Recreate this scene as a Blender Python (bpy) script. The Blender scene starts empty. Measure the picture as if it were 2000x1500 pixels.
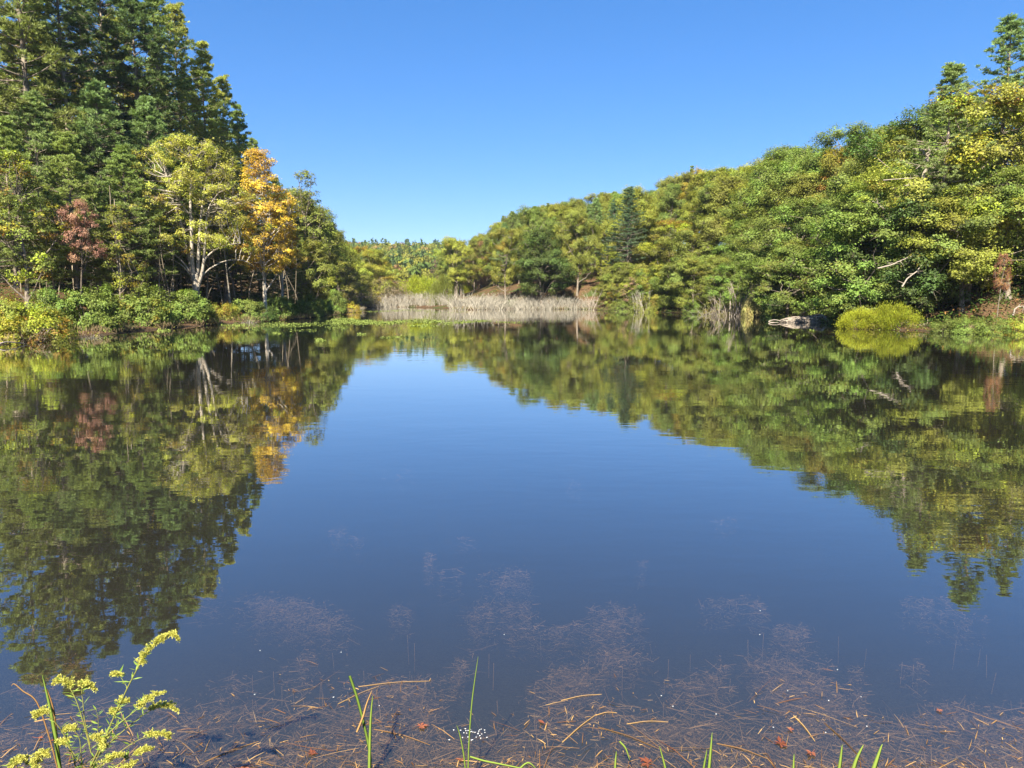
import bpy, math, numpy as np
from math import radians, tan, atan, sin, cos, pi

# ------------------------------------------------------------------ camera
F = 1376.0                      # focal length in pixels of a 2000 px wide frame
H = 2.2                         # eye height above the water
PITCH = radians(7.2)
sc = bpy.context.scene
cam_d = bpy.data.cameras.new("camera")
cam_d.sensor_width = 36.0
cam_d.lens = 36.0 * F / 2000.0
cam_d.clip_start = 0.05
cam_d.clip_end = 6000
cam = bpy.data.objects.new("camera", cam_d)
sc.collection.objects.link(cam)
cam.location = (0, 0, H)
cam.rotation_euler = (radians(90) - PITCH, 0, 0)
sc.camera = cam

# ------------------------------------------------------------------ sky, sun, exposure
SUN_EL, SUN_AZ = radians(44), radians(195)      # azimuth clockwise from +Y (view direction): behind, to the left
world = bpy.data.worlds.new("World"); sc.world = world
world.use_nodes = True
wn = world.node_tree.nodes; wl = world.node_tree.links
wn.clear()
sky = wn.new("ShaderNodeTexSky"); sky.sky_type = 'NISHITA'; sky.sun_disc = False
sky.sun_elevation = SUN_EL; sky.sun_rotation = SUN_AZ
sky.altitude = 600; sky.air_density = 1.0; sky.dust_density = 0.0; sky.ozone_density = 8.0
hsv = wn.new("ShaderNodeHueSaturation"); hsv.inputs['Saturation'].default_value = 1.35
bg = wn.new("ShaderNodeBackground"); bg.inputs['Strength'].default_value = 0.088
wo = wn.new("ShaderNodeOutputWorld")
gam = wn.new("ShaderNodeGamma"); gam.inputs[1].default_value = 0.70
bal = wn.new("ShaderNodeMix"); bal.data_type = 'RGBA'; bal.blend_type = 'MULTIPLY'; bal.inputs[0].default_value = 1.0; bal.inputs[7].default_value = (.92, .88, 1.02, 1)
wl.new(sky.outputs[0], gam.inputs[0]); wl.new(gam.outputs[0], hsv.inputs['Color']); wl.new(hsv.outputs[0], bal.inputs[6]); wl.new(bal.outputs[2], bg.inputs[0]); wl.new(bg.outputs[0], wo.inputs[0])
sun_d = bpy.data.lights.new("sun", 'SUN'); sun_d.energy = 4.8; sun_d.angle = radians(0.5); sun_d.color = (1.0, 0.93, 0.80)
sun = bpy.data.objects.new("sun", sun_d); sc.collection.objects.link(sun)
sun.rotation_euler = (radians(90) - SUN_EL, 0, pi - SUN_AZ)
sc.view_settings.view_transform = 'Standard'; sc.view_settings.look = 'None'
sc.view_settings.gamma = 1.0; sc.view_settings.exposure = 1.8
cy = sc.cycles
cy.max_bounces = 6; cy.diffuse_bounces = 2; cy.glossy_bounces = 3; cy.transmission_bounces = 3
cy.transparent_max_bounces = 8; cy.caustics_reflective = False; cy.caustics_refractive = False
cy.use_denoising = True

COL = sc.collection
RNG = np.random.default_rng

# ------------------------------------------------------------------ pixel <-> world helpers (2000 x 1500 frame)
def ray(px, py):
    x = (px - 1000) / F; u = (750 - py) / F
    return np.array([x, cos(PITCH) + u * sin(PITCH), -sin(PITCH) + u * cos(PITCH)])
def at(px, py, z=0.0):
    d = ray(px, py); t = (z - H) / d[2]
    return np.array([0, 0, H]) + d * t
def aty(px, py, Y):
    d = ray(px, py); return np.array([0, 0, H]) + d * (Y / d[1])
def pix(x, y, z):
    z = z - H
    f = y * cos(PITCH) - z * sin(PITCH); u = y * sin(PITCH) + z * cos(PITCH)
    return 1000 + F * x / f, 750 - F * u / f

# ------------------------------------------------------------------ mesh helpers
class Geo:
    def __init__(s): s.v = []; s.f = []; s.t = []; s.n = 0
    def add(s, v, f, t=None):
        v = np.asarray(v, np.float32).reshape(-1, 3); f = np.asarray(f, np.int64).reshape(-1, 4)
        s.v.append(v); s.f.append(f + s.n); s.n += len(v)
        if t is None: t = np.full((len(v), 3), .5, np.float32)
        t = np.asarray(t, np.float32)
        if t.ndim == 1: t = np.tile(t, (len(v), 1))
        s.t.append(t)
    def mesh(s, name, mat, smooth=False):
        v = np.concatenate(s.v); f = np.concatenate(s.f); t = np.concatenate(s.t)
        me = bpy.data.meshes.new(name)
        me.vertices.add(len(v)); me.vertices.foreach_set('co', v.ravel())
        me.loops.add(f.size); me.loops.foreach_set('vertex_index', f.ravel().astype(np.int32))
        me.polygons.add(len(f)); me.polygons.foreach_set('loop_start', np.arange(0, f.size, 4, dtype=np.int32))
        try: me.polygons.foreach_set('loop_total', np.full(len(f), 4, np.int32))
        except Exception: pass
        me.polygons.foreach_set('use_smooth', np.full(len(f), bool(smooth)))
        a = me.attributes.new('tint', 'FLOAT_COLOR', 'POINT')
        a.data.foreach_set('color', np.concatenate([t, np.ones((len(t), 1), np.float32)], 1).ravel())
        me.update(calc_edges=True)
        if mat: me.materials.append(mat)
        return me
def norm(a): return a / np.maximum(np.linalg.norm(a, axis=-1, keepdims=True), 1e-9)
def kites(g, c, d, n, L, W, t, fold=0.0):
    """one leaf each: pointed four-corner blade starting at c, along d, facing n"""
    c = np.asarray(c); N = len(c); d = norm(d); s = norm(np.cross(d, n)); up = np.cross(s, d)
    L = np.broadcast_to(L, (N,))[:, None]; W = np.broadcast_to(W, (N,))[:, None]
    v = np.stack([c, c + d * L * .45 + s * W * .5 + up * W * fold, c + d * L, c + d * L * .5 - s * W * .5 + up * W * fold], 1)
    f = np.arange(4 * N).reshape(N, 4)
    t = np.broadcast_to(np.asarray(t), (N, 3))
    g.add(v, f, np.repeat(t, 4, axis=0))
def segs(g, p0, p1, r0, r1, sides=3, t=None):
    """straight tapered stems, many at once"""
    p0 = np.asarray(p0, float).reshape(-1, 3); p1 = np.asarray(p1, float).reshape(-1, 3); N = len(p0)
    d = norm(p1 - p0); ref = np.where(np.abs(d[:, 2:3]) > .9, [[1., 0, 0]], [[0, 0, 1.]])
    a = norm(np.cross(d, ref)); b = np.cross(d, a)
    r0 = np.broadcast_to(r0, (N,)); r1 = np.broadcast_to(r1, (N,))
    th = np.arange(sides) * 2 * pi / sides
    o = a[:, None] * np.cos(th)[None, :, None] + b[:, None] * np.sin(th)[None, :, None]
    v = np.concatenate([p0[:, None] + o * r0[:, None, None], p1[:, None] + o * r1[:, None, None]], 1)
    i = np.arange(sides); j = (i + 1) % sides
    q = np.stack([i, j, j + sides, i + sides], 1)
    f = (np.arange(N) * 2 * sides)[:, None, None] + q[None]
    if t is None: tt = None
    else: tt = np.repeat(np.broadcast_to(np.asarray(t), (N, 3)), 2 * sides, axis=0)
    g.add(v, f, tt)
def tube(g, pts, rad, sides=6, t=(.5, .5, .5)):
    pts = np.asarray(pts, float); n = len(pts); rad = np.broadcast_to(rad, (n,))
    d = norm(np.gradient(pts, axis=0))
    ref = np.array([1., 0, 0]) if abs(d[0][2]) > .9 else np.array([0, 0, 1.])
    a = norm(np.cross(d, ref)); b = np.cross(d, a)
    th = np.arange(sides) * 2 * pi / sides
    v = pts[:, None] + (a[:, None] * np.cos(th)[None, :, None] + b[:, None] * np.sin(th)[None, :, None]) * rad[:, None, None]
    i = np.arange(sides); j = (i + 1) % sides
    f = np.concatenate([np.stack([i, j, j + sides, i + sides], 1) + k * sides for k in range(n - 1)])
    g.add(v.reshape(-1, 3), f, np.tile(np.array(t, np.float32), (n * sides, 1)))
def bez(p0, p1, p2, n=6):
    u = np.linspace(0, 1, n)[:, None]
    return (1 - u) ** 2 * np.asarray(p0) + 2 * u * (1 - u) * np.asarray(p1) + u * u * np.asarray(p2)
def catmull(P, n=6):
    P = np.asarray(P, float); Q = np.vstack([2 * P[0] - P[1], P, 2 * P[-1] - P[-2]]); out = []
    for i in range(len(P) - 1):
        a, b, c, d = Q[i:i + 4]
        for u in np.linspace(0, 1, n, endpoint=False):
            out.append(.5 * (2 * b + (c - a) * u + (2 * a - 5 * b + 4 * c - d) * u * u + (3 * b - a - 3 * c + d) * u ** 3))
    out.append(P[-1]); return np.array(out)

def tag(o, label=None, cat=None, group=None, kind=None):
    if label: o['label'] = label
    if cat: o['category'] = cat
    if group: o['group'] = group
    if kind: o['kind'] = kind
    return o
def obj(name, me, parent=None, color=None):
    o = bpy.data.objects.new(name, me); COL.objects.link(o)
    if parent: o.parent = parent
    if color is not None: o.color = color
    return o
def empty(name, loc, rz=0, s=1.0):
    o = bpy.data.objects.new(name, None); COL.objects.link(o)
    o.empty_display_size = .3
    o.location = loc; o.rotation_euler = (0, 0, rz)
    o.scale = (s, s, s) if np.isscalar(s) else s
    return o

# ------------------------------------------------------------------ materials
def newmat(name):
    m = bpy.data.materials.new(name); m.use_nodes = True
    nt = m.node_tree; nt.nodes.clear()
    return m, nt.nodes, nt.links
def math_node(N, Lk, op, a, b=None, c=None):
    n = N.new('ShaderNodeMath'); n.operation = op
    for i, x in enumerate((a, b, c)):
        if x is None: continue
        if isinstance(x, (int, float)): n.inputs[i].default_value = x
        else: Lk.new(x, n.inputs[i])
    return n.outputs[0]
def mixcol(N, Lk, mode, fac, a, b):
    n = N.new('ShaderNodeMix'); n.data_type = 'RGBA'; n.blend_type = mode
    for s, x in ((n.inputs[0], fac), (n.inputs[6], a), (n.inputs[7], b)):
        if isinstance(x, (int, float)): s.default_value = x
        elif isinstance(x, tuple): s.default_value = (*x, 1) if len(x) == 3 else x
        else: Lk.new(x, s)
    return n.outputs[2]
def ramp(N, Lk, fac, stops, interp='LINEAR'):
    n = N.new('ShaderNodeValToRGB'); n.color_ramp.interpolation = interp
    e = n.color_ramp.elements
    while len(e) < len(stops): e.new(.5)
    for x, (p, c) in zip(e, stops): x.position = p; x.color = (*c, 1)
    Lk.new(fac, n.inputs[0]); return n.outputs[0]

def leaf_mat(name, autumn=(.33, .19, .03), transl=.38, gloss=.012, use_attr_color=False):
    """leaf colour from the object's colour; its alpha says how much of the crown has turned"""
    m, N, Lk = newmat(name)
    at_ = N.new('ShaderNodeAttribute'); at_.attribute_name = 'tint'
    if use_attr_color:
        col = at_.outputs['Color']
    else:
        oi = N.new('ShaderNodeObjectInfo'); sp = N.new('ShaderNodeSeparateColor'); Lk.new(at_.outputs['Color'], sp.inputs[0])
        rnd = math_node(N, Lk, 'MULTIPLY_ADD', sp.outputs[1], .12, sp.outputs[0])
        k = math_node(N, Lk, 'SUBTRACT', oi.outputs['Alpha'], rnd)
        k = math_node(N, Lk, 'MULTIPLY_ADD', k, 8.0, .5); k = math_node(N, Lk, 'MINIMUM', math_node(N, Lk, 'MAXIMUM', k, 0.0), 1.0)
        au = mixcol(N, Lk, 'MIX', sp.outputs[2], tuple(autumn), (autumn[0] * 1.0, autumn[1] * 1.9, autumn[2] * 1.1))
        col = mixcol(N, Lk, 'MIX', k, oi.outputs['Color'], au)
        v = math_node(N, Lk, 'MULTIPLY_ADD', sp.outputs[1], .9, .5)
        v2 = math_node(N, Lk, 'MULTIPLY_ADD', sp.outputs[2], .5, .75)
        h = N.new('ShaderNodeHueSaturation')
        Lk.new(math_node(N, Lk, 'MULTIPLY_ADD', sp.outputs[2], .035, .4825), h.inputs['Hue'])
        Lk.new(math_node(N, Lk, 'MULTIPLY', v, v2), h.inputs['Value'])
        h.inputs['Saturation'].default_value = 1.0
        Lk.new(col, h.inputs['Color']); col = h.outputs[0]
    d = N.new('ShaderNodeBsdfDiffuse'); Lk.new(col, d.inputs[0])
    t = N.new('ShaderNodeBsdfTranslucent'); Lk.new(mixcol(N, Lk, 'MULTIPLY', 1.0, col, (1.25, 1.25, .7)), t.inputs[0])
    mx = N.new('ShaderNodeMixShader'); mx.inputs[0].default_value = transl
    Lk.new(d.outputs[0], mx.inputs[1]); Lk.new(t.outputs[0], mx.inputs[2]); out = mx.outputs[0]
    if gloss:
        gl = N.new('ShaderNodeBsdfGlossy'); gl.inputs['Roughness'].default_value = .6; gl.inputs[0].default_value = (.9, .95, 1, 1)
        m2 = N.new('ShaderNodeMixShader'); m2.inputs[0].default_value = gloss
        Lk.new(out, m2.inputs[1]); Lk.new(gl.outputs[0], m2.inputs[2]); out = m2.outputs[0]
    o = N.new('ShaderNodeOutputMaterial'); Lk.new(out, o.inputs[0])
    return m
def bark_mat(name, light=(.30, .25, .19), dark=(.07, .052, .04), scale=3.0):
    m, N, Lk = newmat(name)
    tc = N.new('ShaderNodeTexCoord'); mp = N.new('ShaderNodeMapping'); mp.inputs['Scale'].default_value = (scale * 2, scale * 2, scale * .5)
    Lk.new(tc.outputs['Object'], mp.inputs[0])
    no = N.new('ShaderNodeTexNoise'); no.inputs['Scale'].default_value = 2.0; no.inputs['Detail'].default_value = 5; no.inputs['Roughness'].default_value = .65
    Lk.new(mp.outputs[0], no.inputs[0])
    c = ramp(N, Lk, no.outputs[0], [(.33, dark), (.62, light)])
    oi = N.new('ShaderNodeObjectInfo'); c = mixcol(N, Lk, 'MULTIPLY', 1.0, c, oi.outputs['Color'])
    b = N.new('ShaderNodeBump'); b.inputs['Distance'].default_value = .03; b.inputs['Strength'].default_value = .7; Lk.new(no.outputs[0], b.inputs['Height'])
    d = N.new('ShaderNodeBsdfDiffuse'); Lk.new(c, d.inputs[0]); Lk.new(b.outputs[0], d.inputs['Normal'])
    o = N.new('ShaderNodeOutputMaterial'); Lk.new(d.outputs[0], o.inputs[0])
    return m
def stem_mat(name, c0, c1, transl=0.0):
    """dry stems, straw, twigs: colour runs with the per-stem tint"""
    m, N, Lk = newmat(name)
    a = N.new('ShaderNodeAttribute'); a.attribute_name = 'tint'
    sp = N.new('ShaderNodeSeparateColor'); Lk.new(a.outputs['Color'], sp.inputs[0])
    no = N.new('ShaderNodeTexNoise'); no.inputs['Scale'].default_value = 6; tc = N.new('ShaderNodeTexCoord'); Lk.new(tc.outputs['Object'], no.inputs[0])
    f = math_node(N, Lk, 'MULTIPLY_ADD', no.outputs[0], .5, math_node(N, Lk, 'MULTIPLY_ADD', sp.outputs[0], .9, -.2))
    c = ramp(N, Lk, f, [(.0, c0), (1.0, c1)])
    d = N.new('ShaderNodeBsdfDiffuse'); Lk.new(c, d.inputs[0]); out = d.outputs[0]
    if transl:
        t = N.new('ShaderNodeBsdfTranslucent'); Lk.new(c, t.inputs[0])
        mx = N.new('ShaderNodeMixShader'); mx.inputs[0].default_value = transl
        Lk.new(out, mx.inputs[1]); Lk.new(t.outputs[0], mx.inputs[2]); out = mx.outputs[0]
    o = N.new('ShaderNodeOutputMaterial'); Lk.new(out, o.inputs[0])
    return m

M_leaf = leaf_mat('broad_leaves')
M_red = leaf_mat('red_leaves', autumn=(.35, .08, .03))
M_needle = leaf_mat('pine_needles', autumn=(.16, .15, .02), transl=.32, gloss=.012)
M_far = leaf_mat('far_canopy', use_attr_color=True, transl=.2, gloss=0)
M_bark = bark_mat('bark')
M_palebark = bark_mat('pale_bark', light=(.50, .44, .35), dark=(.15, .12, .09), scale=1.6)
M_twig = stem_mat('grey_twigs', (.15, .135, .10), (.43, .39, .31))
M_dead = stem_mat('bleached_wood', (.13, .105, .08), (.40, .34, .27))

# ------------------------------------------------------------------ shoreline and land
SHORE = [(-21, 2.85), (-9, 2.8), (-3, 2.7), (0, 2.72), (3, 2.68), (9, 2.8), (22, 2.9)]           # the bank the camera stands on
SHORE += [(27, 18), (29, 30)]
for p in [(2000, 653), (1900, 653), (1830, 649), (1780, 645), (1660, 643), (1630, 633), (1560, 627), (1500, 620), (1420, 616), (1290, 610), (1180, 606),
          (1140, 604), (1000, 603.5), (905, 605.5), (870, 602), (740, 599), (712, 603), (690, 611), (600, 622), (500, 629),
          (410, 635), (300, 644), (150, 660), (0, 675)]:
    q = at(*p); SHORE.append((q[0], q[1]))
SHORE += [(-24.0, 18)]
SHORE = np.array(SHORE)

def shore_d(x, y):
    """signed distance to the shoreline, positive on land"""
    x = np.asarray(x, float); y = np.asarray(y, float); shp = x.shape
    P = np.stack([x.ravel(), y.ravel()], 1); A = SHORE; B = np.roll(SHORE, -1, 0)
    best = np.full(len(P), 1e9); inside = np.zeros(len(P), bool)
    for a, b in zip(A, B):
        e = b - a; w = P - a; t = np.clip((w @ e) / (e @ e), 0, 1)
        best = np.minimum(best, np.linalg.norm(w - t[:, None] * e, axis=1))
        c = ((a[1] > P[:, 1]) != (b[1] > P[:, 1]))
        with np.errstate(divide='ignore', invalid='ignore'):
            xi = (b[0] - a[0]) * (P[:, 1] - a[1]) / (b[1] - a[1]) + a[0]
        inside ^= c & (P[:, 0] < xi)
    return np.where(inside, -best, best).reshape(shp)

# treetop skyline of the wooded slope: pixel column, tangent of its elevation, distance of the crest
SKY = np.array([[600, .070, 420], [760, .080, 460], [860, .0800, 400], [940, .099, 300], [1000, .109, 260], [1080, .121, 230], [1150, .133, 200], [1230, .139, 165], [1300, .155, 140],
                [1350, .173, 125], [1420, .188, 108], [1500, .208, 94], [1600, .226, 76], [1700, .238, 64], [1800, .245, 54], [1900, .262, 48], [2000, .285, 45],
                [2300, .34, 42], [3000, .4, 40], [6000, .45, 40]])
def vnoise(x, y, s, seed=0):
    r = RNG(seed); o = 0
    for k in range(4):
        a, b, c = r.uniform(0, 6.28, 3); o = o + np.sin(x / s * cos(a) * (1 + .5 * k) + y / s * sin(a) * (1 + .5 * k) + b)
    return o / 4
def land(x, y):
    x = np.asarray(x, float); y = np.asarray(y, float)
    d = shore_d(x, y)
    bank = .22 * (1 - np.exp(-np.maximum(d, 0) / .9)) + 0.02 * np.maximum(d, 0)
    yy = np.maximum(y, 8.0); px = 1000 + F * x / yy
    st = np.interp(px, SKY[:, 0], SKY[:, 1]); rc = np.interp(px, SKY[:, 0], SKY[:, 2])
    R = np.hypot(x, y) * .92
    cap = st * np.minimum(np.maximum(y, .6 * R), rc) + 2.2 - 13.0
    right = 1 / (1 + np.exp(-(x - (-8 + .0 * y)) / 4.0)) * 1 / (1 + np.exp(-(y - 20) / 8))
    slope = .60 * np.maximum(d - 3, 0) ** 1.02
    slope = np.where(x < 25, np.where(y > 120, .30 * np.maximum(d - 10, 0), slope), slope)
    hill = np.minimum(slope, np.maximum(cap + .6 - 1.7 * np.clip((y - 75) / 35, 0, 1), 0)) * right
    left = .13 * np.minimum(np.maximum(d - 6, 0), 60) * (1 - right) * (x < 0)
    left = left * np.clip(1 - (y - 110) / 60, 0, 1) * (y > 5)
    far = np.clip((y - 240) / 260, 0, 1) ** 1.2 * (25 + 4 * vnoise(x, y, 90, 3)) * (1 - .8 * right)
    rough = .18 * vnoise(x, y, 2.3, 1) + .5 * vnoise(x, y, 9, 2)
    z = bank + hill + left + far + rough * np.clip(d / 8, 0, 1)
    # the bed of the pond: a shelf by the camera, deeper out
    m = np.minimum(-d, 100)
    bed = -np.minimum(.16 * m + .02, .62 + .05 * m) ; bed = np.maximum(bed, -1.6)
    bed = bed + .035 * vnoise(x, y, .35, 5) * np.clip(m / 1.0, 0, 1)
    beddeep = np.where(y > 25, np.maximum(-.45 * m, -1.6), bed)
    z = np.where(d > 0, z, np.minimum(beddeep, -.001))
    z = np.where((y < 2.9) & (d > 0), np.minimum(.75, .5 * d) + .02 * vnoise(x, y, .3, 7), z)
    return z
def lz(x, y): return float(land(np.array([x]), np.array([y]))[0])

def build_ground():
    xs = np.concatenate([-np.geomspace(900, 62, 26)[:-1], np.linspace(-62, -8, 80)[:-1], np.linspace(-8, 8, 90)[:-1], np.linspace(8, 80, 105), np.geomspace(80, 900, 26)[1:]])
    ys = np.concatenate([np.linspace(-40, 1, 12)[:-1], np.linspace(1, 9, 60)[:-1], np.linspace(9, 40, 45)[:-1], np.linspace(40, 150, 150)[:-1], np.geomspace(150, 2200, 70)])
    X, Y = np.meshgrid(xs, ys); Z = land(X, Y)
    v = np.stack([X, Y, Z], -1).reshape(-1, 3); nx, ny = len(xs), len(ys)
    i, j = np.meshgrid(np.arange(nx - 1), np.arange(ny - 1)); a = (j * nx + i).ravel()
    g = Geo(); g.add(v, np.stack([a, a + 1, a + nx + 1, a + nx], 1))
    m, N, Lk = newmat('forest_floor')
    tc = N.new('ShaderNodeTexCoord')
    n1 = N.new('ShaderNodeTexNoise'); n1.inputs['Scale'].default_value = 9; n1.inputs['Detail'].default_value = 8; n1.inputs['Roughness'].default_value = .7
    n2 = N.new('ShaderNodeTexNoise'); n2.inputs['Scale'].default_value = .35; n2.inputs['Detail'].default_value = 4
    n3 = N.new('ShaderNodeTexNoise'); n3.inputs['Scale'].default_value = 60; n3.inputs['Detail'].default_value = 4
    for n in (n1, n2, n3): Lk.new(tc.outputs['Object'], n.inputs[0])
    litter = ramp(N, Lk, n1.outputs[0], [(.3, (.035, .022, .014)), (.5, (.09, .055, .03)), (.68, (.20, .12, .065))])
    green = ramp(N, Lk, n1.outputs[0], [(.3, (.02, .028, .01)), (.65, (.08, .10, .03))])
    land_c = mixcol(N, Lk, 'MIX', ramp(N, Lk, n2.outputs[0], [(.5, (0, 0, 0)), (.62, (1, 1, 1))]), litter, green)
    mud = ramp(N, Lk, n3.outputs[0], [(.3, (.012, .012, .010)), (.7, (.06, .05, .038))])
    geo = N.new('ShaderNodeNewGeometry'); sx = N.new('ShaderNodeSeparateXYZ'); Lk.new(geo.outputs['Position'], sx.inputs[0])
    f = math_node(N, Lk, 'MULTIPLY_ADD', sx.outputs[2], 8.0, .2); f = math_node(N, Lk, 'MINIMUM', math_node(N, Lk, 'MAXIMUM', f, 0.0), 1.0)
    c = mixcol(N, Lk, 'MIX', f, mud, land_c)
    b = N.new('ShaderNodeBump'); b.inputs['Distance'].default_value = .05; Lk.new(n1.outputs[0], b.inputs['Height'])
    d = N.new('ShaderNodeBsdfDiffuse'); Lk.new(c, d.inputs[0]); Lk.new(b.outputs[0], d.inputs['Normal'])
    o = N.new('ShaderNodeOutputMaterial'); Lk.new(d.outputs[0], o.inputs[0])
    tag(obj('ground', g.mesh('ground', m, True)), 'forest floor and pond bed of leaf litter and mud', kind='structure')
build_ground()

def build_water():
    x0, x1, y0, y1, zb = -75, 75, 1.2, 165, -3.0
    v = [(x0, y0, 0), (x1, y0, 0), (x1, y1, 0), (x0, y1, 0), (x0, y0, zb), (x1, y0, zb), (x1, y1, zb), (x0, y1, zb)]
    f = [(0, 1, 2, 3), (7, 6, 5, 4), (0, 4, 5, 1), (1, 5, 6, 2), (2, 6, 7, 3), (3, 7, 4, 0)]
    m, N, Lk = newmat('pond_water')
    tc = N.new('ShaderNodeTexCoord')
    def nz(scale, sx, sy, det=2, rough=.5):
        mp = N.new('ShaderNodeMapping'); mp.inputs['Scale'].default_value = (sx, sy, 1); Lk.new(tc.outputs['Object'], mp.inputs[0])
        n = N.new('ShaderNodeTexNoise'); n.inputs['Scale'].default_value = scale; n.inputs['Detail'].default_value = det; n.inputs['Roughness'].default_value = rough
        Lk.new(mp.outputs[0], n.inputs[0]); return n.outputs[0]
    fine = nz(6.0, .45, 1.0, 2); mid = nz(1.6, .5, 1.0, 2); calm = nz(.10, 1.0, 1.6, 2)
    k = ramp(N, Lk, calm, [(.38, (.15, .15, .15)), (.66, (1, 1, 1))])
    h = math_node(N, Lk, 'ADD', math_node(N, Lk, 'MULTIPLY', fine, .0014), math_node(N, Lk, 'MULTIPLY', mid, .0040))
    h = math_node(N, Lk, 'MULTIPLY', h, k)
    b = N.new('ShaderNodeBump'); b.inputs['Distance'].default_value = 1.0; b.inputs['Strength'].default_value = 1.0; Lk.new(h, b.inputs['Height'])
    ge = N.new('ShaderNodeNewGeometry'); dt = N.new('ShaderNodeVectorMath'); dt.operation = 'DOT_PRODUCT'
    Lk.new(ge.outputs['Incoming'], dt.inputs[0]); Lk.new(b.outputs[0], dt.inputs[1])
    ca = math_node(N, Lk, 'SUBTRACT', 1.0, math_node(N, Lk, 'MINIMUM', math_node(N, Lk, 'ABSOLUTE', dt.outputs['Value']), 1.0))
    refl = math_node(N, Lk, 'MULTIPLY_ADD', math_node(N, Lk, 'POWER', ca, 2.7), .95, .05)      # Schlick-like, same from above and below
    gl = N.new('ShaderNodeBsdfGlossy'); gl.inputs['Roughness'].default_value = .0; Lk.new(b.outputs[0], gl.inputs['Normal'])
    gl.inputs[0].default_value = (1, 1, 1, 1)
    tr = N.new('ShaderNodeBsdfTransparent'); tr.inputs[0].default_value = (.93, .95, .93, 1)
    murk = N.new('ShaderNodeBsdfDiffuse'); murk.inputs[0].default_value = (.062, .058, .042, 1)
    mu = N.new('ShaderNodeMixShader'); mu.inputs[0].default_value = .29
    Lk.new(tr.outputs[0], mu.inputs[1]); Lk.new(murk.outputs[0], mu.inputs[2])
    mx = N.new('ShaderNodeMixShader'); Lk.new(refl, mx.inputs[0]); Lk.new(mu.outputs[0], mx.inputs[1]); Lk.new(gl.outputs[0], mx.inputs[2])
    va = N.new('ShaderNodeVolumeAbsorption'); va.inputs['Color'].default_value = (.50, .50, .38, 1); va.inputs['Density'].default_value = 2.6
    o = N.new('ShaderNodeOutputMaterial'); Lk.new(mx.outputs[0], o.inputs[0]); Lk.new(va.outputs[0], o.inputs['Volume'])
    g = Geo(); g.add(v, f)
    tag(obj('water', g.mesh('water', m)), 'still dark pond water mirroring sky and trees', kind='structure')
build_water()

# ------------------------------------------------------------------ plant builders (each returns wood mesh and leaf mesh, rooted at the origin)
def prof_round(u): return np.sqrt(np.clip(1 - ((u - .42) / .60) ** 2, 0, 1))
def prof_egg(u): return np.clip(np.minimum((u + .12) / .32, 1), 0, 1) * np.clip(1 - np.maximum(u - .25, 0) / .78, 0, 1) ** .62
def prof_fan(u): return np.sqrt(np.clip(1 - ((u - .55) / .62) ** 2, 0, 1))

def leaf_cloud(g, rng, cen, rad, n_per_m2, leaf, up=.55, narrow=.62, flat=.55, droop=0.0, shell=True, cc=None):
    """leaves of each clump gathered in smaller sprays"""
    cc = np.mean(cen, 0) if cc is None else cc
    for c, r in zip(cen, rad):
        n = int(n_per_m2 * 4 * r * r)
        ns = max(4, int(6 + r * 5)); so = rng.normal(0, 1, (ns, 3)); so = norm(so) * rng.uniform(.35, 1, (ns, 1)) ** .6 * r; so[:, 2] *= flat
        so[:, 2] += r * .1
        k = rng.integers(0, ns, n)
        p = c + so[k] + rng.normal(0, 1, (n, 3)) * r * np.array([.24, .24, .24 * flat])
        out = norm(p - c + 0.6 * (c - cc) * r / max(np.linalg.norm(c - cc), .1))
        nr = norm(out * 1.0 + np.array([0, 0, up]) + rng.normal(0, .42, (n, 3)))
        d = norm(np.cross(nr, rng.normal(0, 1, (n, 3)))) ; d[:, 2] -= droop
        L = leaf * rng.uniform(.6, 1.3, n)
        ct = rng.uniform(0, 1); tint = np.stack([np.clip(ct + rng.normal(0, .06, n), 0, 1), rng.uniform(0, 1, n), np.clip(rng.uniform(0, 1) + rng.normal(0, .1, n), 0, 1)], 1)
        kites(g, p, d, nr, L, L * narrow, tint)

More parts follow.
